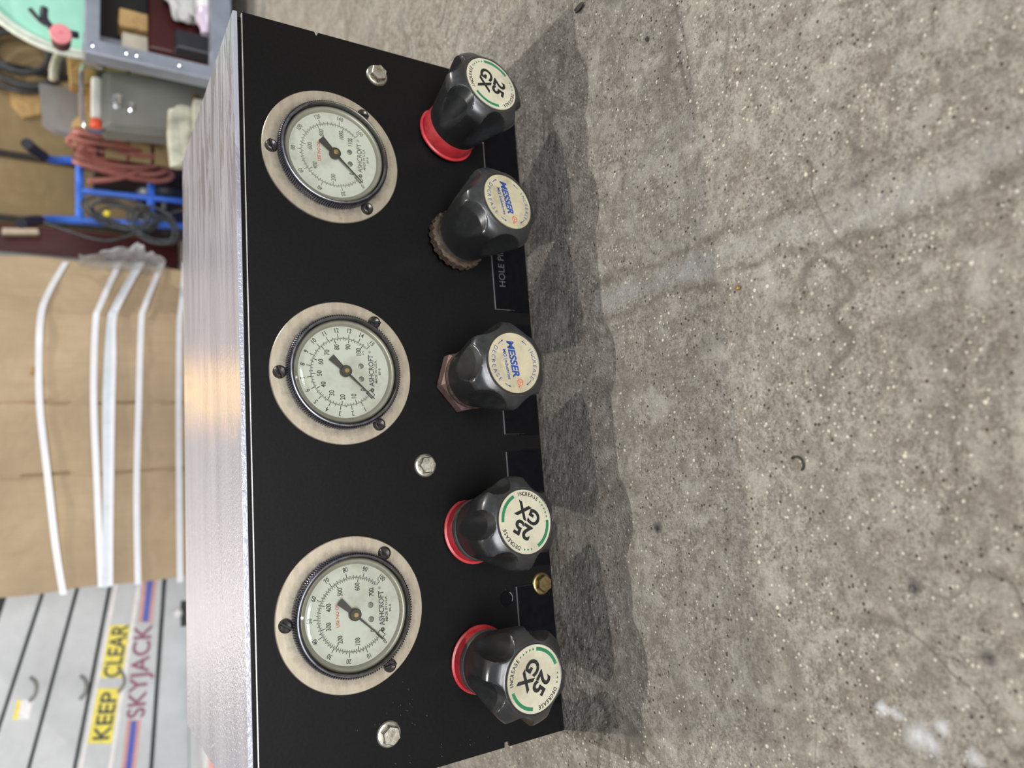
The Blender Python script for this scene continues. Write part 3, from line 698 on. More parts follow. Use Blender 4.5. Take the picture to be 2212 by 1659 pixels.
# ------------------------------------------------------------------ scissor lift arms
lf = root('scissor_lift', (-.35, 1.6, 0), 'folded scissor lift, grey steel arms with yellow warning stickers, left of the strapped carton', 'scissor lift')
YB = 1.55
ARM = {'A': [(0.0654, 1.5400, 0.0576), (-0.8171, 1.5400, 0.1198), (-0.8773, 1.5400, -0.0395), (0.0532, 1.5400, -0.0530)], 'B': [(0.0768, 1.5500, 0.1642), (-0.7508, 1.5500, 0.3073), (-0.8190, 1.5500, 0.1272), (0.0659, 1.5500, 0.0656)], 'C': [(0.0832, 1.5550, 0.2241), (-0.7140, 1.5550, 0.4110), (-0.7507, 1.5550, 0.3138), (0.0774, 1.5550, 0.1715)], 'D': [(0.0897, 1.5600, 0.2853), (-0.6836, 1.5600, 0.4975), (-0.7139, 1.5600, 0.4173), (0.0838, 1.5600, 0.2313)], 'E': [(0.0970, 1.5700, 0.3544), (-0.6668, 1.5700, 0.5542), (-0.6857, 1.5700, 0.5043), (0.0902, 1.5700, 0.2925)], 'BK': [(0.1496, 1.6300, 0.3787), (-0.6810, 1.6300, 0.5909), (-0.9250, 1.6300, -0.0541), (0.1076, 1.6300, -0.0692)], 'W1': [(0.0762, 1.5500, 0.1591), (-0.7529, 1.5500, 0.3019), (-0.7547, 1.5500, 0.2971), (0.0756, 1.5500, 0.1534)], 'W2': [(0.0713, 1.5500, 0.1150), (-0.7772, 1.5500, 0.2377), (-0.7797, 1.5500, 0.2310), (0.0705, 1.5500, 0.1071)], 'S1': [(-0.0780, 1.5500, 0.1790), (-0.1902, 1.5500, 0.1984), (-0.1986, 1.5500, 0.1550), (-0.0843, 1.5500, 0.1385)], 'S2': [(-0.2124, 1.5500, 0.2023), (-0.3250, 1.5500, 0.2218), (-0.3361, 1.5500, 0.1749), (-0.2212, 1.5500, 0.1583)], 'P1': [(0.0917, 1.5500, 0.1032), (-0.0818, 1.5500, 0.1216), (-0.0863, 1.5500, 0.0924), (0.0886, 1.5500, 0.0732)], 'P2': [(-0.2925, 1.5500, 0.1440), (-0.7925, 1.5500, 0.1971), (-0.8024, 1.5500, 0.1711), (-0.2988, 1.5500, 0.1157)], 'Q1': [(0.0908, 1.5500, 0.0947), (-0.0810, 1.5500, 0.1132), (-0.0830, 1.5500, 0.1005), (0.0895, 1.5500, 0.0817)], 'Q2': [(-0.2963, 1.5500, 0.1363), (-0.7953, 1.5500, 0.1898), (-0.7996, 1.5500, 0.1785), (-0.2990, 1.5500, 0.1240)], 'T1': [(-0.2094, 1.5500, 0.3454), (-0.2110, 1.5500, 0.3238), (-0.2511, 1.5500, 0.3313), (-0.2485, 1.5500, 0.3519)], 'T2': [(-0.2086, 1.5500, 0.3536), (-0.2094, 1.5500, 0.3454), (-0.2485, 1.5500, 0.3519), (-0.2476, 1.5500, 0.3601)]}
def armslab(name, key, y0, y1, mat, bev=.003, par=None):
    bm = bmesh.new(); slab(bm, ARM[key], y0, y1)
    if bev: bmesh.ops.bevel(bm, geom=list(bm.edges), offset=bev, segments=2, affect='EDGES')
    return put(obj(name, bm, mat), lf) if par is None else put2(obj(name, bm, mat), par)
armslab('scissor_arm', 'E', YB+.02, YB+.07, M['beam']); armslab('scissor_arm', 'D', YB+.01, YB+.06, M['beam'])
armslab('scissor_arm', 'C', YB+.005, YB+.055, M['beam']); armB = armslab('scissor_arm', 'B', YB, YB+.05, M['beam'])
armA = armslab('base_plate', 'A', YB-.01, YB+.04, M['beam'])
armslab('dark_backing', 'BK', YB+.08, YB+.10, M['gapblack'], 0)  # black sheet added so the gaps between the arms look shaded
for k in ('W1', 'W2'): put2(armslab('edge_trim', k, YB-.002, YB, M['whiteedge'], 0, armB), armB)
for k in ('S1', 'S2'): armslab('warning_sticker', k, YB-.0014, YB, M['yellow'], 0, armB)
for k in ('P1', 'P2'): armslab('faded_stripe', k, YB-.0010, YB, M['pinkstripe'], 0, armB)
for k in ('Q1', 'Q2'): armslab('blue_stripe', k, YB-.0016, YB, M['bluestripe'], 0, armB)
armslab('tag_sticker', 'T1', YB+.0088, YB+.01, M['white'], 0, armB); armslab('tag_sticker', 'T2', YB+.0084, YB+.01, M['yellow'], 0, armB)
def armtext(s, p, q, size, mat, y, bold, sx):
    bm = bmesh.new(); p, q = Vector(p), Vector(q); d = q-p; c = (p+q)/2
    text(bm, s, size, c.x, c.z, y, rot=math.atan2(d.z, d.x), bold=bold, sx=sx); put2(obj('lettering', bm, mat), armB)
armtext('KEEP', (-0.3255, 1.5500, 0.1948), (-0.2256, 1.5500, 0.1764), .047, M['inkblk'], YB-.0018, 1, 1.0)
armtext('CLEAR', (-0.1909, 1.5500, 0.1738), (-0.0867, 1.5500, 0.1565), .047, M['inkblk'], YB-.0018, 1, .82)
armtext('SKYJACK', (-0.2917, 1.5500, 0.1249), (-0.0912, 1.5500, 0.1086), .052, M['maroonink'], YB-.0012, 1, .98)
def curl(y_, x_, Y, s):                   # raised crescent lug on an arm
    bm = bmesh.new(); c = Vector((x_, 0, y_))
    tube(bm, [(c.x+s*.026*math.cos(a), Y-.006, c.z+s*.020*math.sin(a)) for a in [math.radians(200+k*14) for k in range(11)]], .0035*s, 8)
    return bm
for (px_, Y) in (((-0.1899, 1.5500, 0.3383), YB+.01), ((-0.2040, 1.5500, 0.2441), YB+.005), ((-0.2037, 1.5500, 0.1700), YB)):
    put(obj('lug', curl(px_[2], px_[0], Y, 1.0), M['boxgrey']), lf)
b_ = (-0.0720, 1.5400, 0.0402); bm = bmesh.new(); lathe(bm, [(.011, 0), (.011, .005), (.007, .009)], 20, mat=Matrix.Translation((b_[0], YB-.01, b_[2]))); put(obj('bolt_head', bm, M['white'], None, True, angle=40), lf)
b_ = (-0.0745, 1.5400, 0.0240); bm = bmesh.new(); box(bm, (b_[0]-.030, YB-.0115, b_[2]-.008), (b_[0]+.030, YB-.009, b_[2]+.008)); put(obj('slot', bm, M['gapblack']), lf)
g_ = (-0.3483, 1.2631)
bm = bmesh.new(); box(bm, (-1.25, g_[1]+.012, .004), (.015, YB-.012, .018), .002); put(obj('deck_plate', bm, M['beam']), lf)
bm = bmesh.new(); box(bm, (-1.25, g_[1]-.035, .004), (.015, g_[1]+.010, .016), .003); put(obj('bumper', bm, M['pinkstripe'], label='faded pink bumper strip'), lf)
for xx in (-1.05, -.05):
    bm = bmesh.new(); box(bm, (xx-.03, YB+.02, 0), (xx+.03, YB+.08, .12)); put(obj('chassis_leg', bm, M['gapblack']), lf)

# ------------------------------------------------------------------ things behind, right of the carton
def poly(name, pts, y0, y1, mat, label, cat, bev=.002, group=None):
    bm = bmesh.new(); slab(bm, pts, y0, y1)
    if bev: bmesh.ops.bevel(bm, geom=list(bm.edges), offset=bev, segments=2, affect='EDGES')
    return tag(obj(name, bm, mat), label, cat, group)
# dark red cabinet
q0, q1 = (0.8332, 1.7500, 0.4191), (0.9668, 1.7500, -0.0143)
rc = root('red_cabinet', ((q0[0]+q1[0])/2, 1.8, 0), 'dark red steel cabinet between the carton and the hand truck', 'cabinet')
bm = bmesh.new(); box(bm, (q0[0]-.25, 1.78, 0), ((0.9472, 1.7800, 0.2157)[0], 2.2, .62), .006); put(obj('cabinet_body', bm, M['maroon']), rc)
p_, p2 = (0.8524, 1.7600, 0.4201), (0.8613, 1.7600, 0.2156)
bm = bmesh.new(); box(bm, (p2[0]-.03, 1.755, .03), (p_[0]+.006, 1.778, .61), .002); put(obj('cabinet_rail', bm, M['greyrail']), rc)
bm = bmesh.new(); slab(bm, [(0.9128, 1.7400, 0.4146), (0.9203, 1.7400, 0.3398), (0.9067, 1.7400, 0.3375), (0.8966, 1.7400, 0.4162)], 1.73, 1.75)
put(obj('wooden_strip', bm, M['wood'], label='pale wooden strip fixed at the cabinet front'), rc)

# hand truck
ht = root('hand_truck', ((0.9135, 1.4000, 0.1328)[0], 1.45, 0), 'blue tubular hand truck with black grips, right of the carton', 'hand truck')
def tp(name, pts, r, mat, par=None, n=10, smooth=True):
    bm = bmesh.new(); tube(bm, pts, r, n); return put(obj(name, bm, mat, None, smooth, angle=50), par or ht)
Y1 = 1.40
def rail(px0, px1, grip):
    a = catmull(px0, 4); tp('rail', a, .0085, M['bluepaint'])
rail([(0.9461, 1.3400, 0.3220), (0.9586, 1.3800, 0.3013), (0.9735, 1.4000, 0.2643), (0.9760, 1.4000, 0.1715), (0.9816, 1.4000, 0.1032), (0.9861, 1.4000, 0.0318), ((0.9861, 1.4000, 0.0318)[0]-.006, Y1+.02, .02)], None, 0)
rail([(0.7996, 1.3400, 0.3261), (0.8197, 1.3800, 0.3044), (0.8309, 1.4000, 0.2626), (0.8371, 1.4000, 0.1710), (0.8418, 1.4000, 0.1035), (0.8480, 1.4000, 0.0329), ((0.8480, 1.4000, 0.0329)[0]+.004, Y1+.02, .02)], None, 0)
tp('grip', catmull([(0.9461, 1.3400, 0.3220), (0.9376, 1.3000, 0.3358), (0.9317, 1.2600, 0.3481)], 4), .0115, M['gripb']); tp('grip', catmull([(0.7996, 1.3400, 0.3261), (0.7803, 1.3000, 0.3433), (0.7635, 1.2700, 0.3552)], 4), .0115, M['gripb'])
tp('crossbar', [(0.9756, 1.4000, 0.2535), (0.8555, 1.4000, 0.2522), (0.8303, 1.4000, 0.2519)], .0085, M['bluepaint']); tp('crossbar', [(0.9810, 1.4000, 0.1062), (0.8401, 1.4000, 0.1074)], .0085, M['bluepaint'])
tp('centre_bar', catmull([(0.9033, 1.4000, 0.2509), (0.9058, 1.4000, 0.1807), (0.9090, 1.4000, 0.1033), (0.9107, 1.4000, 0.0324), ((0.9107, 1.4000, 0.0324)[0], Y1+.02, .02)], 4), .0075, M['bluepaint'])
a0, a1 = (0.9861, 1.4000, 0.0318), (0.8480, 1.4000, 0.0329)
bm = bmesh.new(); box(bm, (a1[0]-.03, Y1-.14, .004), (a0[0]+.03, Y1+.03, .012), .002); put(obj('toe_plate', bm, M['bluepaint']), ht)
for xx in (a1[0]+.03, a0[0]-.03):
    bm = bmesh.new(); lathe(bm, [(.02, -.02), (.06, -.02), (.068, -.008), (.068, .008), (.06, .02), (.02, .02)], 28, mat=Matrix.Translation((xx, Y1+.09, .068)) @ Matrix.Rotation(PI/2, 4, 'Z')); put(obj('wheel', bm, M['gripb'], None, True, angle=35), ht)
tp('axle', [(a1[0]+.01, Y1+.09, .068), (a0[0]-.01, Y1+.09, .068)], .006, M['greyrail'])

rb_ = root('blue_trestle', ((1.2111, 1.5400, 0.1848)[0], 1.54, 0), 'blue metal trestle bar running behind the grey enclosure', 'trestle')
pa, pb = Vector((1.3522, 1.5400, 0.1855)), Vector((1.0740, 1.5400, 0.1789))
bm = bmesh.new(); tube(bm, [pa, pb], .012, 10); put(obj('trestle_bar', bm, M['bluepaint'], None, True, angle=50), rb_)
for e in (pa, pb):
    bm = bmesh.new(); tube(bm, [e, (e.x, e.y+.01, .001)], .012, 10); put(obj('leg', bm, M['bluepaint'], None, True, angle=50), rb_)
# red hose coil on the truck
bm = bmesh.new()
c0 = Vector((0.9547, 1.3600, 0.1664)); ez = ((0.9430, 1.3600, 0.2662)[2]-(0.9791, 1.3600, 0.0715)[2])/2; ex = abs((0.9944, 1.3600, 0.1722)[0]-(0.9222, 1.3600, 0.1719)[0])/2
for k in range(7):
    f = 1-.085*(k % 4); ox = (-.018 + .013*k)*.7
    pts = [(c0.x+ox+ex*.52*math.cos(a)*f, c0.y-.030-.010*k*.6+.012*math.sin(a*2+k), c0.z+ez*f*math.sin(a)+.003*k) for a in [2*PI*i/30 for i in range(30)]]
    tube(bm, pts, .0066, 8, closed=True)
pts = catmull([(0.8981, 1.3300, 0.2382), (0.9139, 1.3300, 0.1847), (0.9399, 1.3300, 0.1384), (0.9645, 1.3300, 0.0906), (0.9690, 1.3300, 0.0412), ((0.9690, 1.3300, 0.0412)[0], 1.36, .02)], 5)
tube(bm, pts, .0066, 8)
tag(obj('rubber_hose', bm, M['hose'], None, True), 'dusty red rubber hose coiled over the blue hand truck', 'hose')
# cable coils
for (cpos, rx, rz, n, Y, lab) in (((0.8252, 1.3100, 0.1719), .05, .075, 6, 1.31, 'grey black cable looped on the left rail of the blue hand truck'), ((0.7923, 1.3100, 0.1122), .06, .05, 4, 1.27, 'thin grey cable loop low beside the clear plastic wrap')):
    bm = bmesh.new(); c0 = Vector(cpos); c0.y = Y
    for k in range(n):
        f = 1-.07*k; pts = [(c0.x+rx*f*math.cos(a)*.7+.006*math.sin(k*2.1), c0.y+.006*k*.5+.006*math.sin(a*3+k), c0.z+rz*f*math.sin(a+.3)+.004*math.cos(k*1.7)) for a in [2*PI*i/28 for i in range(28)]]
        tube(bm, pts, .0028, 6, closed=True)
    tag(obj('cable_coil', bm, M['cablem'], None, True), lab, 'cable')
bm = bmesh.new(); tube(bm, catmull([(0.7820, 1.3000, 0.3169), (0.7677, 1.3000, 0.2715), (0.7558, 1.3000, 0.2031), (0.7850, 1.3000, 0.1408), (0.8239, 1.3000, 0.0943), (0.8468, 1.3000, 0.0510), ((0.8468, 1.3000, 0.0510)[0]-.01, 1.3, .003)], 6), .003, 6)
tag(obj('loose_cable', bm, M['cablem'], None, True), 'loose dark cable drooping across the dark red cabinet', 'cable')
bm = bmesh.new(); c0 = (0.8109, 1.2900, 0.2031); bmesh.ops.create_icosphere(bm, subdivisions=2, radius=.006, matrix=Matrix.Translation((c0[0], 1.285, c0[2]))); 
for v in bm.verts: v.co += Vector((random.uniform(-1, 1), 0, random.uniform(-1, 1)))*.002
tag(obj('cable_tag', bm, M['yellow']), 'small yellow tag on the cable looped at the hand truck', 'tag')
# clear plastic wrap
bm = bmesh.new()
rows = []
prof_ = [(0.6508, 1.1300, 0.2549), (0.6678, 1.1200, 0.2225), (0.6848, 1.1100, 0.1919), (0.7004, 1.1000, 0.1664), (0.7048, 1.1000, 0.1544), (0.6921, 1.1000, 0.1422), (0.6805, 1.1000, 0.1283), (0.6602, 1.1100, 0.1092)]
xb = (0.6516, 1.1300, 0.1866)[0]
for j, p in enumerate(catmull(prof_, 5)):
    row = []
    for i in range(15):
        t_ = i/14; fold = .010*math.sin(j*.55+t_*5)+.007*math.sin(j*1.1-t_*7)
        row.append(bm.verts.new((xb+.012+(p.x-xb-.012)*t_, 1.215-.10*math.sin(t_*PI*.9)-fold, p.z+.003*math.sin(j*.8+i*.9))))
    rows.append(row)
for A_, B_ in zip(rows, rows[1:]):
    for i in range(14): bm.faces.new((A_[i], A_[i+1], B_[i+1], B_[i]))
wrapo = obj('plastic_wrap', bm, M['film'], None, True); tag(wrapo, 'crumpled clear plastic wrap bulging from the right edge of the strapped carton', 'plastic wrap')

# orange box behind the truck
ob = root('orange_case', ((1.0587, 1.6000, 0.0617)[0], 1.66, 0), 'orange red plastic case standing behind the blue hand truck', 'case')
A_, B_ = (0.9281, 1.6000, 0.0842), (1.1468, 1.6000, 0.0838); zt = (1.0283, 1.6000, 0.0862)[2]
bm = bmesh.new(); box(bm, (A_[0], 1.6, 0), (B_[0], 1.72, zt), .008); put(obj('case_body', bm, M['orange']), ob)
bm = bmesh.new(); tube(bm, catmull([(A_[0]+.08, 1.66, zt-.002), (A_[0]+.09, 1.66, zt+.03), (B_[0]-.12, 1.66, zt+.03), (B_[0]-.11, 1.66, zt-.002)], 5), .006, 8); put(obj('case_handle', bm, M['orange'], None, True), ob)
bm = bmesh.new(); box(bm, (A_[0]+.02, 1.597, zt-.035), (B_[0]-.02, 1.601, zt-.028)); put(obj('lid_seam', bm, M['wine']), ob)
poly('orange_block', [(1.3521, 1.5000, 0.1004), (1.3473, 1.5000, 0.0469), (1.3182, 1.5000, 0.0471), (1.3097, 1.5000, 0.0984)], 1.50, 1.56, M['orange'], 'small orange block between the cart post and the grey steel cabinet', 'block')

# grey electrical enclosure
YG = 1.10
ge = root('grey_enclosure', ((0.9941, 1.1000, 0.1148)[0], YG+.08, 0), 'upright grey enamelled steel enclosure with two latches, between cart and hand truck', 'cabinet')
g4 = [(1.0398, 1.1000, 0.2205), (1.0602, 1.1000, 0.0073), (0.9351, 1.1000, 0.0091), (0.9127, 1.1000, 0.2196)]
for g_ in (0,): pass
zb = .0
pts = [(g4[0][0], 0, g4[0][2]), (g4[1][0], 0, zb), (g4[2][0], 0, zb), (g4[3][0], 0, g4[3][2])]
bm = bmesh.new(); slab(bm, pts, YG, YG+.05); bmesh.ops.bevel(bm, geom=list(bm.edges), offset=.005, segments=2, affect='EDGES'); put(obj('enclosure_body', bm, M['boxgrey']), ge)
ins = [(pts[0][0]-.010, 0, pts[0][2]-.010), (pts[1][0]-.010, 0, .012), (pts[2][0]+.010, 0, .012), (pts[3][0]+.010, 0, pts[3][2]-.010)]
bm = bmesh.new(); slab(bm, ins, YG-.004, YG); bmesh.ops.bevel(bm, geom=list(bm.edges), offset=.0015, segments=1, affect='EDGES'); door = put(obj('enclosure_door', bm, M['boxgrey']), ge)
for (c0, s) in (((0.9676, 1.0960, 0.1963), 1.0), ((0.9624, 1.0960, 0.1720), .7)):
    bm = bmesh.new(); lathe(bm, [(.011*s, 0), (.011*s, .006), (.005*s, .008), (.005*s, .016), (.010*s, .018), (.010*s, .026*s), (.006*s, .030*s)], 20, mat=Matrix.Translation((c0[0], YG-.004, c0[2])))
    put2(obj('latch', bm, M['chrome'], None, True, angle=35), door)
bm = bmesh.new(); tube(bm, catmull([(1.0495, 1.1200, 0.2197), (1.0282, 1.0800, 0.2499), (1.0109, 1.0700, 0.2569), (0.9633, 1.0700, 0.2564), (0.9057, 1.0700, 0.2527), (0.8955, 1.0800, 0.2448), (0.9169, 1.1200, 0.2188)], 6), .0042, 8); put(obj('carry_handle', bm, M['chrome'], None, True), ge)
c0 = (1.0127, 1.0960, 0.0495); bm = bmesh.new(); lathe(bm, [(.009, 0), (.009, .004), (.005, .008)], 16, mat=Matrix.Translation((c0[0], YG-.004, c0[2]))); put2(obj('plug', bm, M['brass'], None, True, angle=35), door)
# roll lying on the enclosure
zt = g4[0][2]
bm = bmesh.new(); tube(bm, [(g4[0][0]-.012, YG+.025, zt+.0095), (g4[3][0]+.03, YG+.025, zt+.0095)], .0095, 14)
rr_ = tag(obj('paper_roll', bm, M['rag'], None, True, angle=40), 'small white roll lying on top of the grey enclosure', 'roll')
bm = bmesh.new(); tube(bm, [(g4[3][0]+.028, YG+.025, zt+.0095), (g4[3][0]+.010, YG+.025, zt+.0095)], .0098, 14); e_ = put2(obj('end_band', bm, M['redink'], None, True, angle=40), rr_); e_['label'] = 'red band'
# cream foam tubes in front of the enclosure
for (P0, P1, r, lab) in (((0.9016, 0.9300, 0.0930), (0.7959, 0.9300, 0.0908), .017, 'cream foam tube lying lowest at the foot of the grey enclosure'), ((0.8945, 0.9300, 0.1079), (0.7868, 0.9300, 0.1055), .013, 'cream foam tube resting behind the lower one at the grey enclosure'),):
    bm = bmesh.new(); pts = catmull([(P0[0], .95, P0[2]), ((P0[0]+P1[0])/2, .945, (P0[2]+P1[2])/2+.004), (P1[0], .95, P1[2])], 6); tube(bm, pts, r, 16)
    tag(obj('foam_tube', bm, M['creamfilm'], None, True, angle=50), lab, 'foam')
A_ = (0.9042, 0.9300, 0.0820); B_ = (0.7910, 0.9300, 0.0831)
bm = bmesh.new(); box(bm, (B_[0]+.0, .90, 0), (A_[0], 1.0, (0.8469, 0.9300, 0.0841)[2]), .004); tag(obj('foam_block', bm, M['creamfilm']), 'cream foam block standing under the foam tubes', 'foam')

# tan cardboard pieces, grey plate and others on a crate behind the enclosure
cr = root('storage_crate', ((1.0724, 1.3000, 0.2319)[0], 1.4, 0), 'dark wooden crate standing behind the grey enclosure', 'crate')
A_, B_ = (0.9449, 1.2800, 0.2245), (1.1898, 1.2800, 0.2264)
bm = bmesh.new(); box(bm, (A_[0]+.01, 1.30, 0), (B_[0], 1.52, A_[2]), .004); put(obj('crate_body', bm, M['darkstuff']), cr)
for k in range(4):
    z0 = .02+k*(A_[2]-.03)/4; bm = bmesh.new(); box(bm, (A_[0], 1.292, z0), (B_[0], 1.30, z0+(A_[2]-.03)/4-.008), .001); put(obj('crate_board', bm, M['wallboard']), cr)
zc = A_[2]
def standing(name, pts, y0, y1, mat, label, cat):
    pts = [(p[0], 0, p[2]) for p in pts]; mz = min(p[2] for p in pts)
    pts = [(p[0], 0, p[2] if p[2] > mz+.004 else zc) for p in pts]
    return poly(name, pts, y0, y1, mat, label, cat)
standing('cardboard_piece', [(1.1845, 1.3200, 0.2792), (1.1996, 1.3200, 0.2251), (1.1183, 1.3200, 0.2244), (1.1104, 1.3200, 0.2739)], 1.31, 1.35, M['card2'], 'upright tan cardboard piece nearest the cart, above the chrome handle', 'cardboard')
standing('cardboard_piece', [(1.1891, 1.3800, 0.2580), (1.1984, 1.3800, 0.2230), (1.0690, 1.3800, 0.2219), (1.0617, 1.3800, 0.2548)], 1.38, 1.42, M['card2'], 'tan cardboard piece behind, seen through the chrome handle', 'cardboard')
standing('cardboard_piece', [(1.0421, 1.3200, 0.2557), (1.0515, 1.3200, 0.2239), (0.9768, 1.3200, 0.2233), (0.9677, 1.3200, 0.2687), (1.0214, 1.3200, 0.2702)], 1.31, 1.35, M['card2'], 'tan cardboard piece nearest the hand truck, with a cut corner', 'cardboard')
standing('grey_shield', [(1.1793, 1.4600, 0.3353), (1.1902, 1.4600, 0.2831), (1.1233, 1.4600, 0.2756), (1.0628, 1.4600, 0.2730), (1.0718, 1.4600, 0.2191), (1.2061, 1.4600, 0.2202), (1.1770, 1.4600, 0.3353)][0:0] + [(1.1768, 1.4600, 0.3362), (1.1732, 1.4600, 0.2847), (1.1843, 1.4600, 0.2201), (1.0765, 1.4600, 0.2192), (1.0603, 1.4600, 0.2739), (1.0642, 1.4600, 0.2998), (1.0790, 1.4600, 0.3273)], 1.45, 1.475, M['palegrey'], 'pale grey plastic shield leaning up behind the tan cardboard', 'shield')
# elbow pipe
bm = bmesh.new(); tube(bm, catmull([(1.0788, 1.2500, 0.3039), (1.1074, 1.2500, 0.3035), (1.1384, 1.2500, 0.2949), (1.1573, 1.2500, 0.2810), (1.1652, 1.2500, 0.2685)], 5), .0085, 12)
tube(bm, catmull([(1.1585, 1.2500, 0.2768), (1.1723, 1.2700, 0.2554), (1.1937, 1.3000, 0.2276), ((1.1937, 1.3000, 0.2276)[0], 1.3, (1.1937, 1.3000, 0.2276)[2]-.02)], 4), .007, 10)
tag(obj('bent_pipe', bm, M['beige'], None, True), 'bent beige pipe hooked up beside the mint green tub', 'pipe')

# cables hanging on the wall
bm = bmesh.new(); c0 = Vector((1.8621, 2.5000, 0.4256))
for k in range(5):
    f = 1-.10*k; tube(bm, [(c0.x+.015*math.sin(k*2.4)+.13*f*math.cos(a), 2.55-.012*k, c0.z+.01*math.cos(k*1.9)+.14*f*math.sin(a)) for a in [2*PI*i/32 for i in range(32)]], .009, 8, closed=True)
tag(obj('wall_cable_coil', bm, M['cablem'], None, True), 'thick black cable coil hung on the brown wall above the enclosure', 'cable')
p = (1.6300, 2.5000, 0.4548)
poly('paper_sheet', [(1.7452, 2.5500, 0.4598), (1.7645, 2.5500, 0.3689), (1.6719, 2.5500, 0.3630), (1.6469, 2.5500, 0.4161), (1.6919, 2.5500, 0.4559)], 2.58, 2.6, M['card2'], 'torn pale sheet pinned on the brown wall over the grey shield', 'paper')

# ------------------------------------------------------------------ steel cart
YC = .83
kt = root('steel_cart', (1.1, YC+.08, 0), 'grey angle-steel cart with cluttered shelves at the right edge', 'cart')
tl, tb = (0.9131, 0.8300, 0.2568), (0.9194, 0.8300, 0.2349); ll, lb = (0.9321, 0.8300, 0.0666), (1.0403, 0.8300, 0.0340)
xL = (0.9105, 0.8300, 0.2516)[0]-.004; XR = 1.55
def cpart(name, lo, hi, mat=M['cartgrey'], bev=.002): bm = bmesh.new(); box(bm, lo, hi, bev); return put(obj(name, bm, mat), kt)
cpart('top_rail', (xL, YC, tb[2]), (XR, YC+.03, tl[2])); cpart('lower_rail', (xL, YC, lb[2]-.004), (XR, YC+.03, ll[2]-.002))
pw = .022
bm = bmesh.new(); box(bm, (xL-pw*.2, YC-.003, .0), (xL+pw, YC+.028, tl[2]), .002); put(obj('post', bm, M['cartgrey']), kt)
for (x, y) in ((xL+.115, YC+.165), (XR-.03, YC), (XR-.03, YC+.165)): cpart('post', (x, y, 0), (x+.022, y+.03, tl[2]))
for (z0, z1, mm) in ((tb[2]+.002, tl[2]-.004, M['cartgrey']), (lb[2], lb[2]+.008, M['greyrail'])):
    bm = bmesh.new(); pq = [(xL+.016, YC+.03), (XR, YC+.03), (XR, YC+.195), (xL+.112, YC+.195)]
    a_ = [bm.verts.new((p[0], p[1], z0)) for p in pq]; b_ = [bm.verts.new((p[0], p[1], z1)) for p in pq]
    bm.faces.new(a_[::-1]); bm.faces.new(b_)
    for i in range(4): bm.faces.new((a_[i], a_[(i+1) % 4], b_[(i+1) % 4], b_[i]))
    put(obj('shelf', bm, mm), kt)
cpart('dark_back_sheet', (xL+.112, YC+.196, lb[2]), (XR, YC+.199, tb[2]), M['gapblack'], 0)  # black sheet stands in for the shaded interior and hides the tub
for zz in (tl[2]-.012, tl[2]-.06, tl[2]-.075, tl[2]-.14):
    bm = bmesh.new(); lathe(bm, [(.004, 0), (.004, .002), (.002, .003)], 12, mat=Matrix.Translation((xL+.010, YC-.003, zz))); put(obj('rivet', bm, M['chrome'], None, True, angle=40), kt)
zs = lb[2]+.008; ztop = tl[2]
def crate(name, x0, x1, y0, dep, z1, mat, label, cat, bev=.004):
    bm = bmesh.new(); box(bm, (x0, y0, zs), (x1, y0+dep, z1), bev)
    return tag(obj(name, bm, mat), label, cat)
crate('maroon_case', (1.0109, 0.9500, 0.1306)[0], 1.30, .945, .022, (1.0530, 0.9500, 0.1537)[2], M['maroon'], 'dark red case on the lower cart shelf, behind the rag', 'case')
crate('cream_carton', (1.0153, 0.9800, 0.1857)[0], (1.0510, 0.9800, 0.1858)[0], .975, .04, (1.0312, 0.9800, 0.1956)[2], M['beige'], 'narrow cream carton on the cart shelf nearest its post', 'carton')
crate('brown_carton', (1.0623, 0.9800, 0.1858)[0], (1.0983, 0.9800, 0.1859)[0], .975, .04, (1.0768, 0.9800, 0.2003)[2], M['card2'], 'brown carton at the back of the cart shelf', 'carton')
crate('black_tray', (0.9780, 0.8800, 0.0852)[0], (1.0146, 0.8800, 0.0848)[0], .872, .028, (0.9924, 0.8800, 0.1171)[2], M['gripb'], 'low black tray at the post end of the lower cart shelf', 'tray')
# rag
a, b = (1.0490, 0.9300, 0.0934), (1.0999, 0.9300, 0.1277)
bm = bmesh.new(); bmesh.ops.create_icosphere(bm, subdivisions=4, radius=1)
cz = (zs + b[2])/2; cx = (a[0]+b[0])/2+.02
for v in bm.verts:
    n_ = v.co.normalized(); k = 1+.16*math.sin(n_.x*7+n_.z*3)+.12*math.sin(n_.z*11+n_.y*5)+.07*math.sin(n_.x*17-n_.z*9)
    v.co = Vector((cx+.02+n_.x*.045*k, .925+n_.y*.015*k, max(zs+.001, cz+n_.z*(b[2]-zs)/2*k)))
tag(obj('white_rag', bm, M['rag'], None, True), 'crumpled white rag on the lower cart shelf', 'rag')
# lying bottle
zc_ = zs+.021; x0, x1 = (1.0228, 0.8850, 0.0801)[0], (1.0713, 0.8850, 0.0796)[0]
bm = bmesh.new(); Mx = Matrix.Translation((x0, .8845, zc_)) @ Matrix.Rotation(PI/2, 4, 'Z')
lathe(bm, [(.004, .0), (.010, .001), (.011, .012), (.012, .016), (.019, .026), (.020, .034), (.020, .100), (.017, .106), (.010, .108)], 28, mat=Mx)
bo = tag(obj('plastic_bottle', bm, M['lilac'], None, True, angle=35), 'lilac white plastic bottle lying at the front of the lower cart shelf', 'bottle')
bm = bmesh.new(); lathe(bm, [(.0205, .045), (.0207, .046), (.0207, .088), (.0205, .089)], 28, mat=Mx, cap0=False, cap1=False); put2(obj('bottle_label', bm, M['white'], None, True), bo)

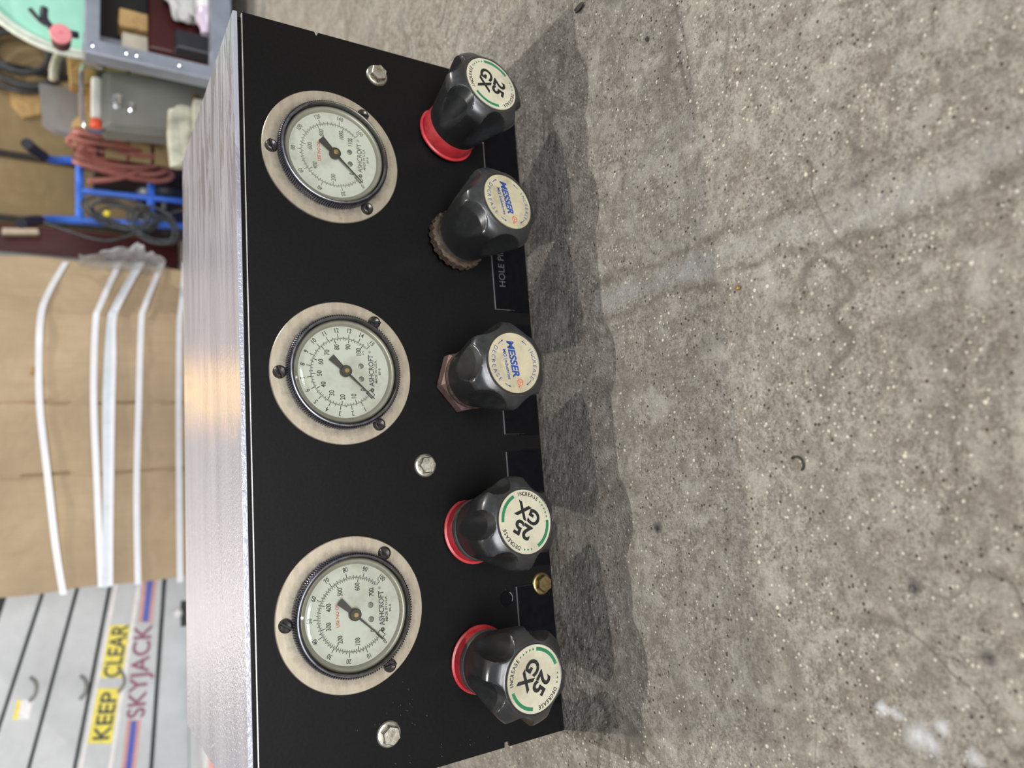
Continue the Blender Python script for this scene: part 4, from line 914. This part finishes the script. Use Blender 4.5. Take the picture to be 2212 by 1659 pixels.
# mint tub on the cart, lying on its side with the mouth to the camera
cc = Vector((1.1945, 1.0500, 0.2789)); R_ = (Vector((1.0534, 1.0500, 0.3836))-cc).length
Mx = Matrix.Translation(cc)
mt = root('mint_tub', (cc.x, 1.06, cc.z-R_), 'mint green round plastic tub with pale rim, tipped on its side behind the cart', 'tub')
bm = bmesh.new()
lathe(bm, [(R_*.80, -.030), (R_*.93, -.004), (R_*.955, 0), (R_*.93, .002), (R_*.90, -.004), (R_*.78, -.024), (0.001, -.026)], 64, mat=Mx, cap0=True, cap1=True)
put(obj('tub_shell', bm, M['mint'], None, True, angle=40), mt)
bm = bmesh.new()
for (r_, s_) in ((R_*.975, .001), (R_*.925, .003)):
    tube(bm, [(cc.x+r_*math.cos(a), cc.y-s_, cc.z+r_*math.sin(a)) for a in [2*PI*i/56 for i in range(56)]], .0045, 8, closed=True)
put(obj('tub_rim', bm, M['rim'], None, True), mt)
bm = bmesh.new(); box(bm, (cc.x-.10, 1.045, 0), (cc.x+.10, 1.085, cc.z-R_-.002), .003)
tag(obj('timber_block', bm, M['wallboard']), 'dark timber block under the tipped mint tub behind the cart', 'block')
# pink roll, black clip
c0 = (0.9547, 0.8700, 0.2890); Mx = Matrix.Translation((c0[0], .88, c0[2]))
pr = root('pink_roll', (c0[0], .92, ztop), 'pink ended dark roll over the cart top, in front of the mint tub', 'roll')
bm = bmesh.new(); lathe(bm, [(.0145, -.06), (.0150, -.0), (.0150, .004)], 28, mat=Mx @ Matrix.Rotation(-.35, 4, 'Z')); put(obj('roll_body', bm, M['wine'], None, True, angle=40), pr)
bm = bmesh.new(); lathe(bm, [(.0155, .0035), (.0160, .006), (.0145, .011), (.0030, .012), (.0028, .009)], 28, mat=Mx @ Matrix.Rotation(-.35, 4, 'Z')); put(obj('roll_end', bm, M['pink'], None, True, angle=40), pr)
c0 = (0.9809, 0.9000, 0.3154)
bm = bmesh.new(); P_ = Vector(c0)
tube(bm, catmull([(P_.x+.02, .90, P_.z+.018), (P_.x+.004, .90, P_.z+.004), (P_.x-.004, .90, P_.z-.012)], 4), .004, 8)
tube(bm, catmull([(P_.x+.028, .90, P_.z-.002), (P_.x+.010, .90, P_.z-.002), (P_.x-.004, .90, P_.z-.012), (P_.x-.008, .90, P_.z-.026), (P_.x-.004, .905, ztop+.008)], 4), .006, 8)
tag(obj('black_clip', bm, M['gripb'], None, True), 'black spring clip standing out against the inside of the mint tub', 'clip')

# ------------------------------------------------------------------ crumbs on the floor
def chip(x, y, s, mat, label, cat='chip', name='floor_chip', flat=.5):
    bm = bmesh.new(); bmesh.ops.create_icosphere(bm, subdivisions=2, radius=1)
    for v in bm.verts:
        k = 1+random.uniform(-.25, .25); v.co = Vector((x+v.co.x*s[0]*k, y+v.co.y*s[1]*k, s[2]*.8+v.co.z*s[2]*k))
    return tag(obj(name, bm, mat), label, cat)
chip(0.4565, -0.0857, (.0022, .0045, .0014), M['darkstuff'], 'dark splinter on the concrete beyond the tip of the shadow')
chip(0.2434, -0.1813, (.0012, .0014, .0010), M['brass'], 'tiny brassy crumb on the concrete beside the pale stripe')
chip(0.4006, -0.1406, (.0015, .0012, .0010), M['darkstuff'], 'tiny dark crumb on the concrete above the scraped arcs')
x_, y_ = 0.1568, -0.2008
bm = bmesh.new(); tube(bm, [(x_+.0035*math.cos(a), y_+.0035*math.sin(a), .0006) for a in [math.radians(-140+k*16) for k in range(12)]], .0005, 6)
tag(obj('ring_fragment', bm, M['darkstuff'], None, True), 'thin dark half ring lying on the near concrete', 'ring')
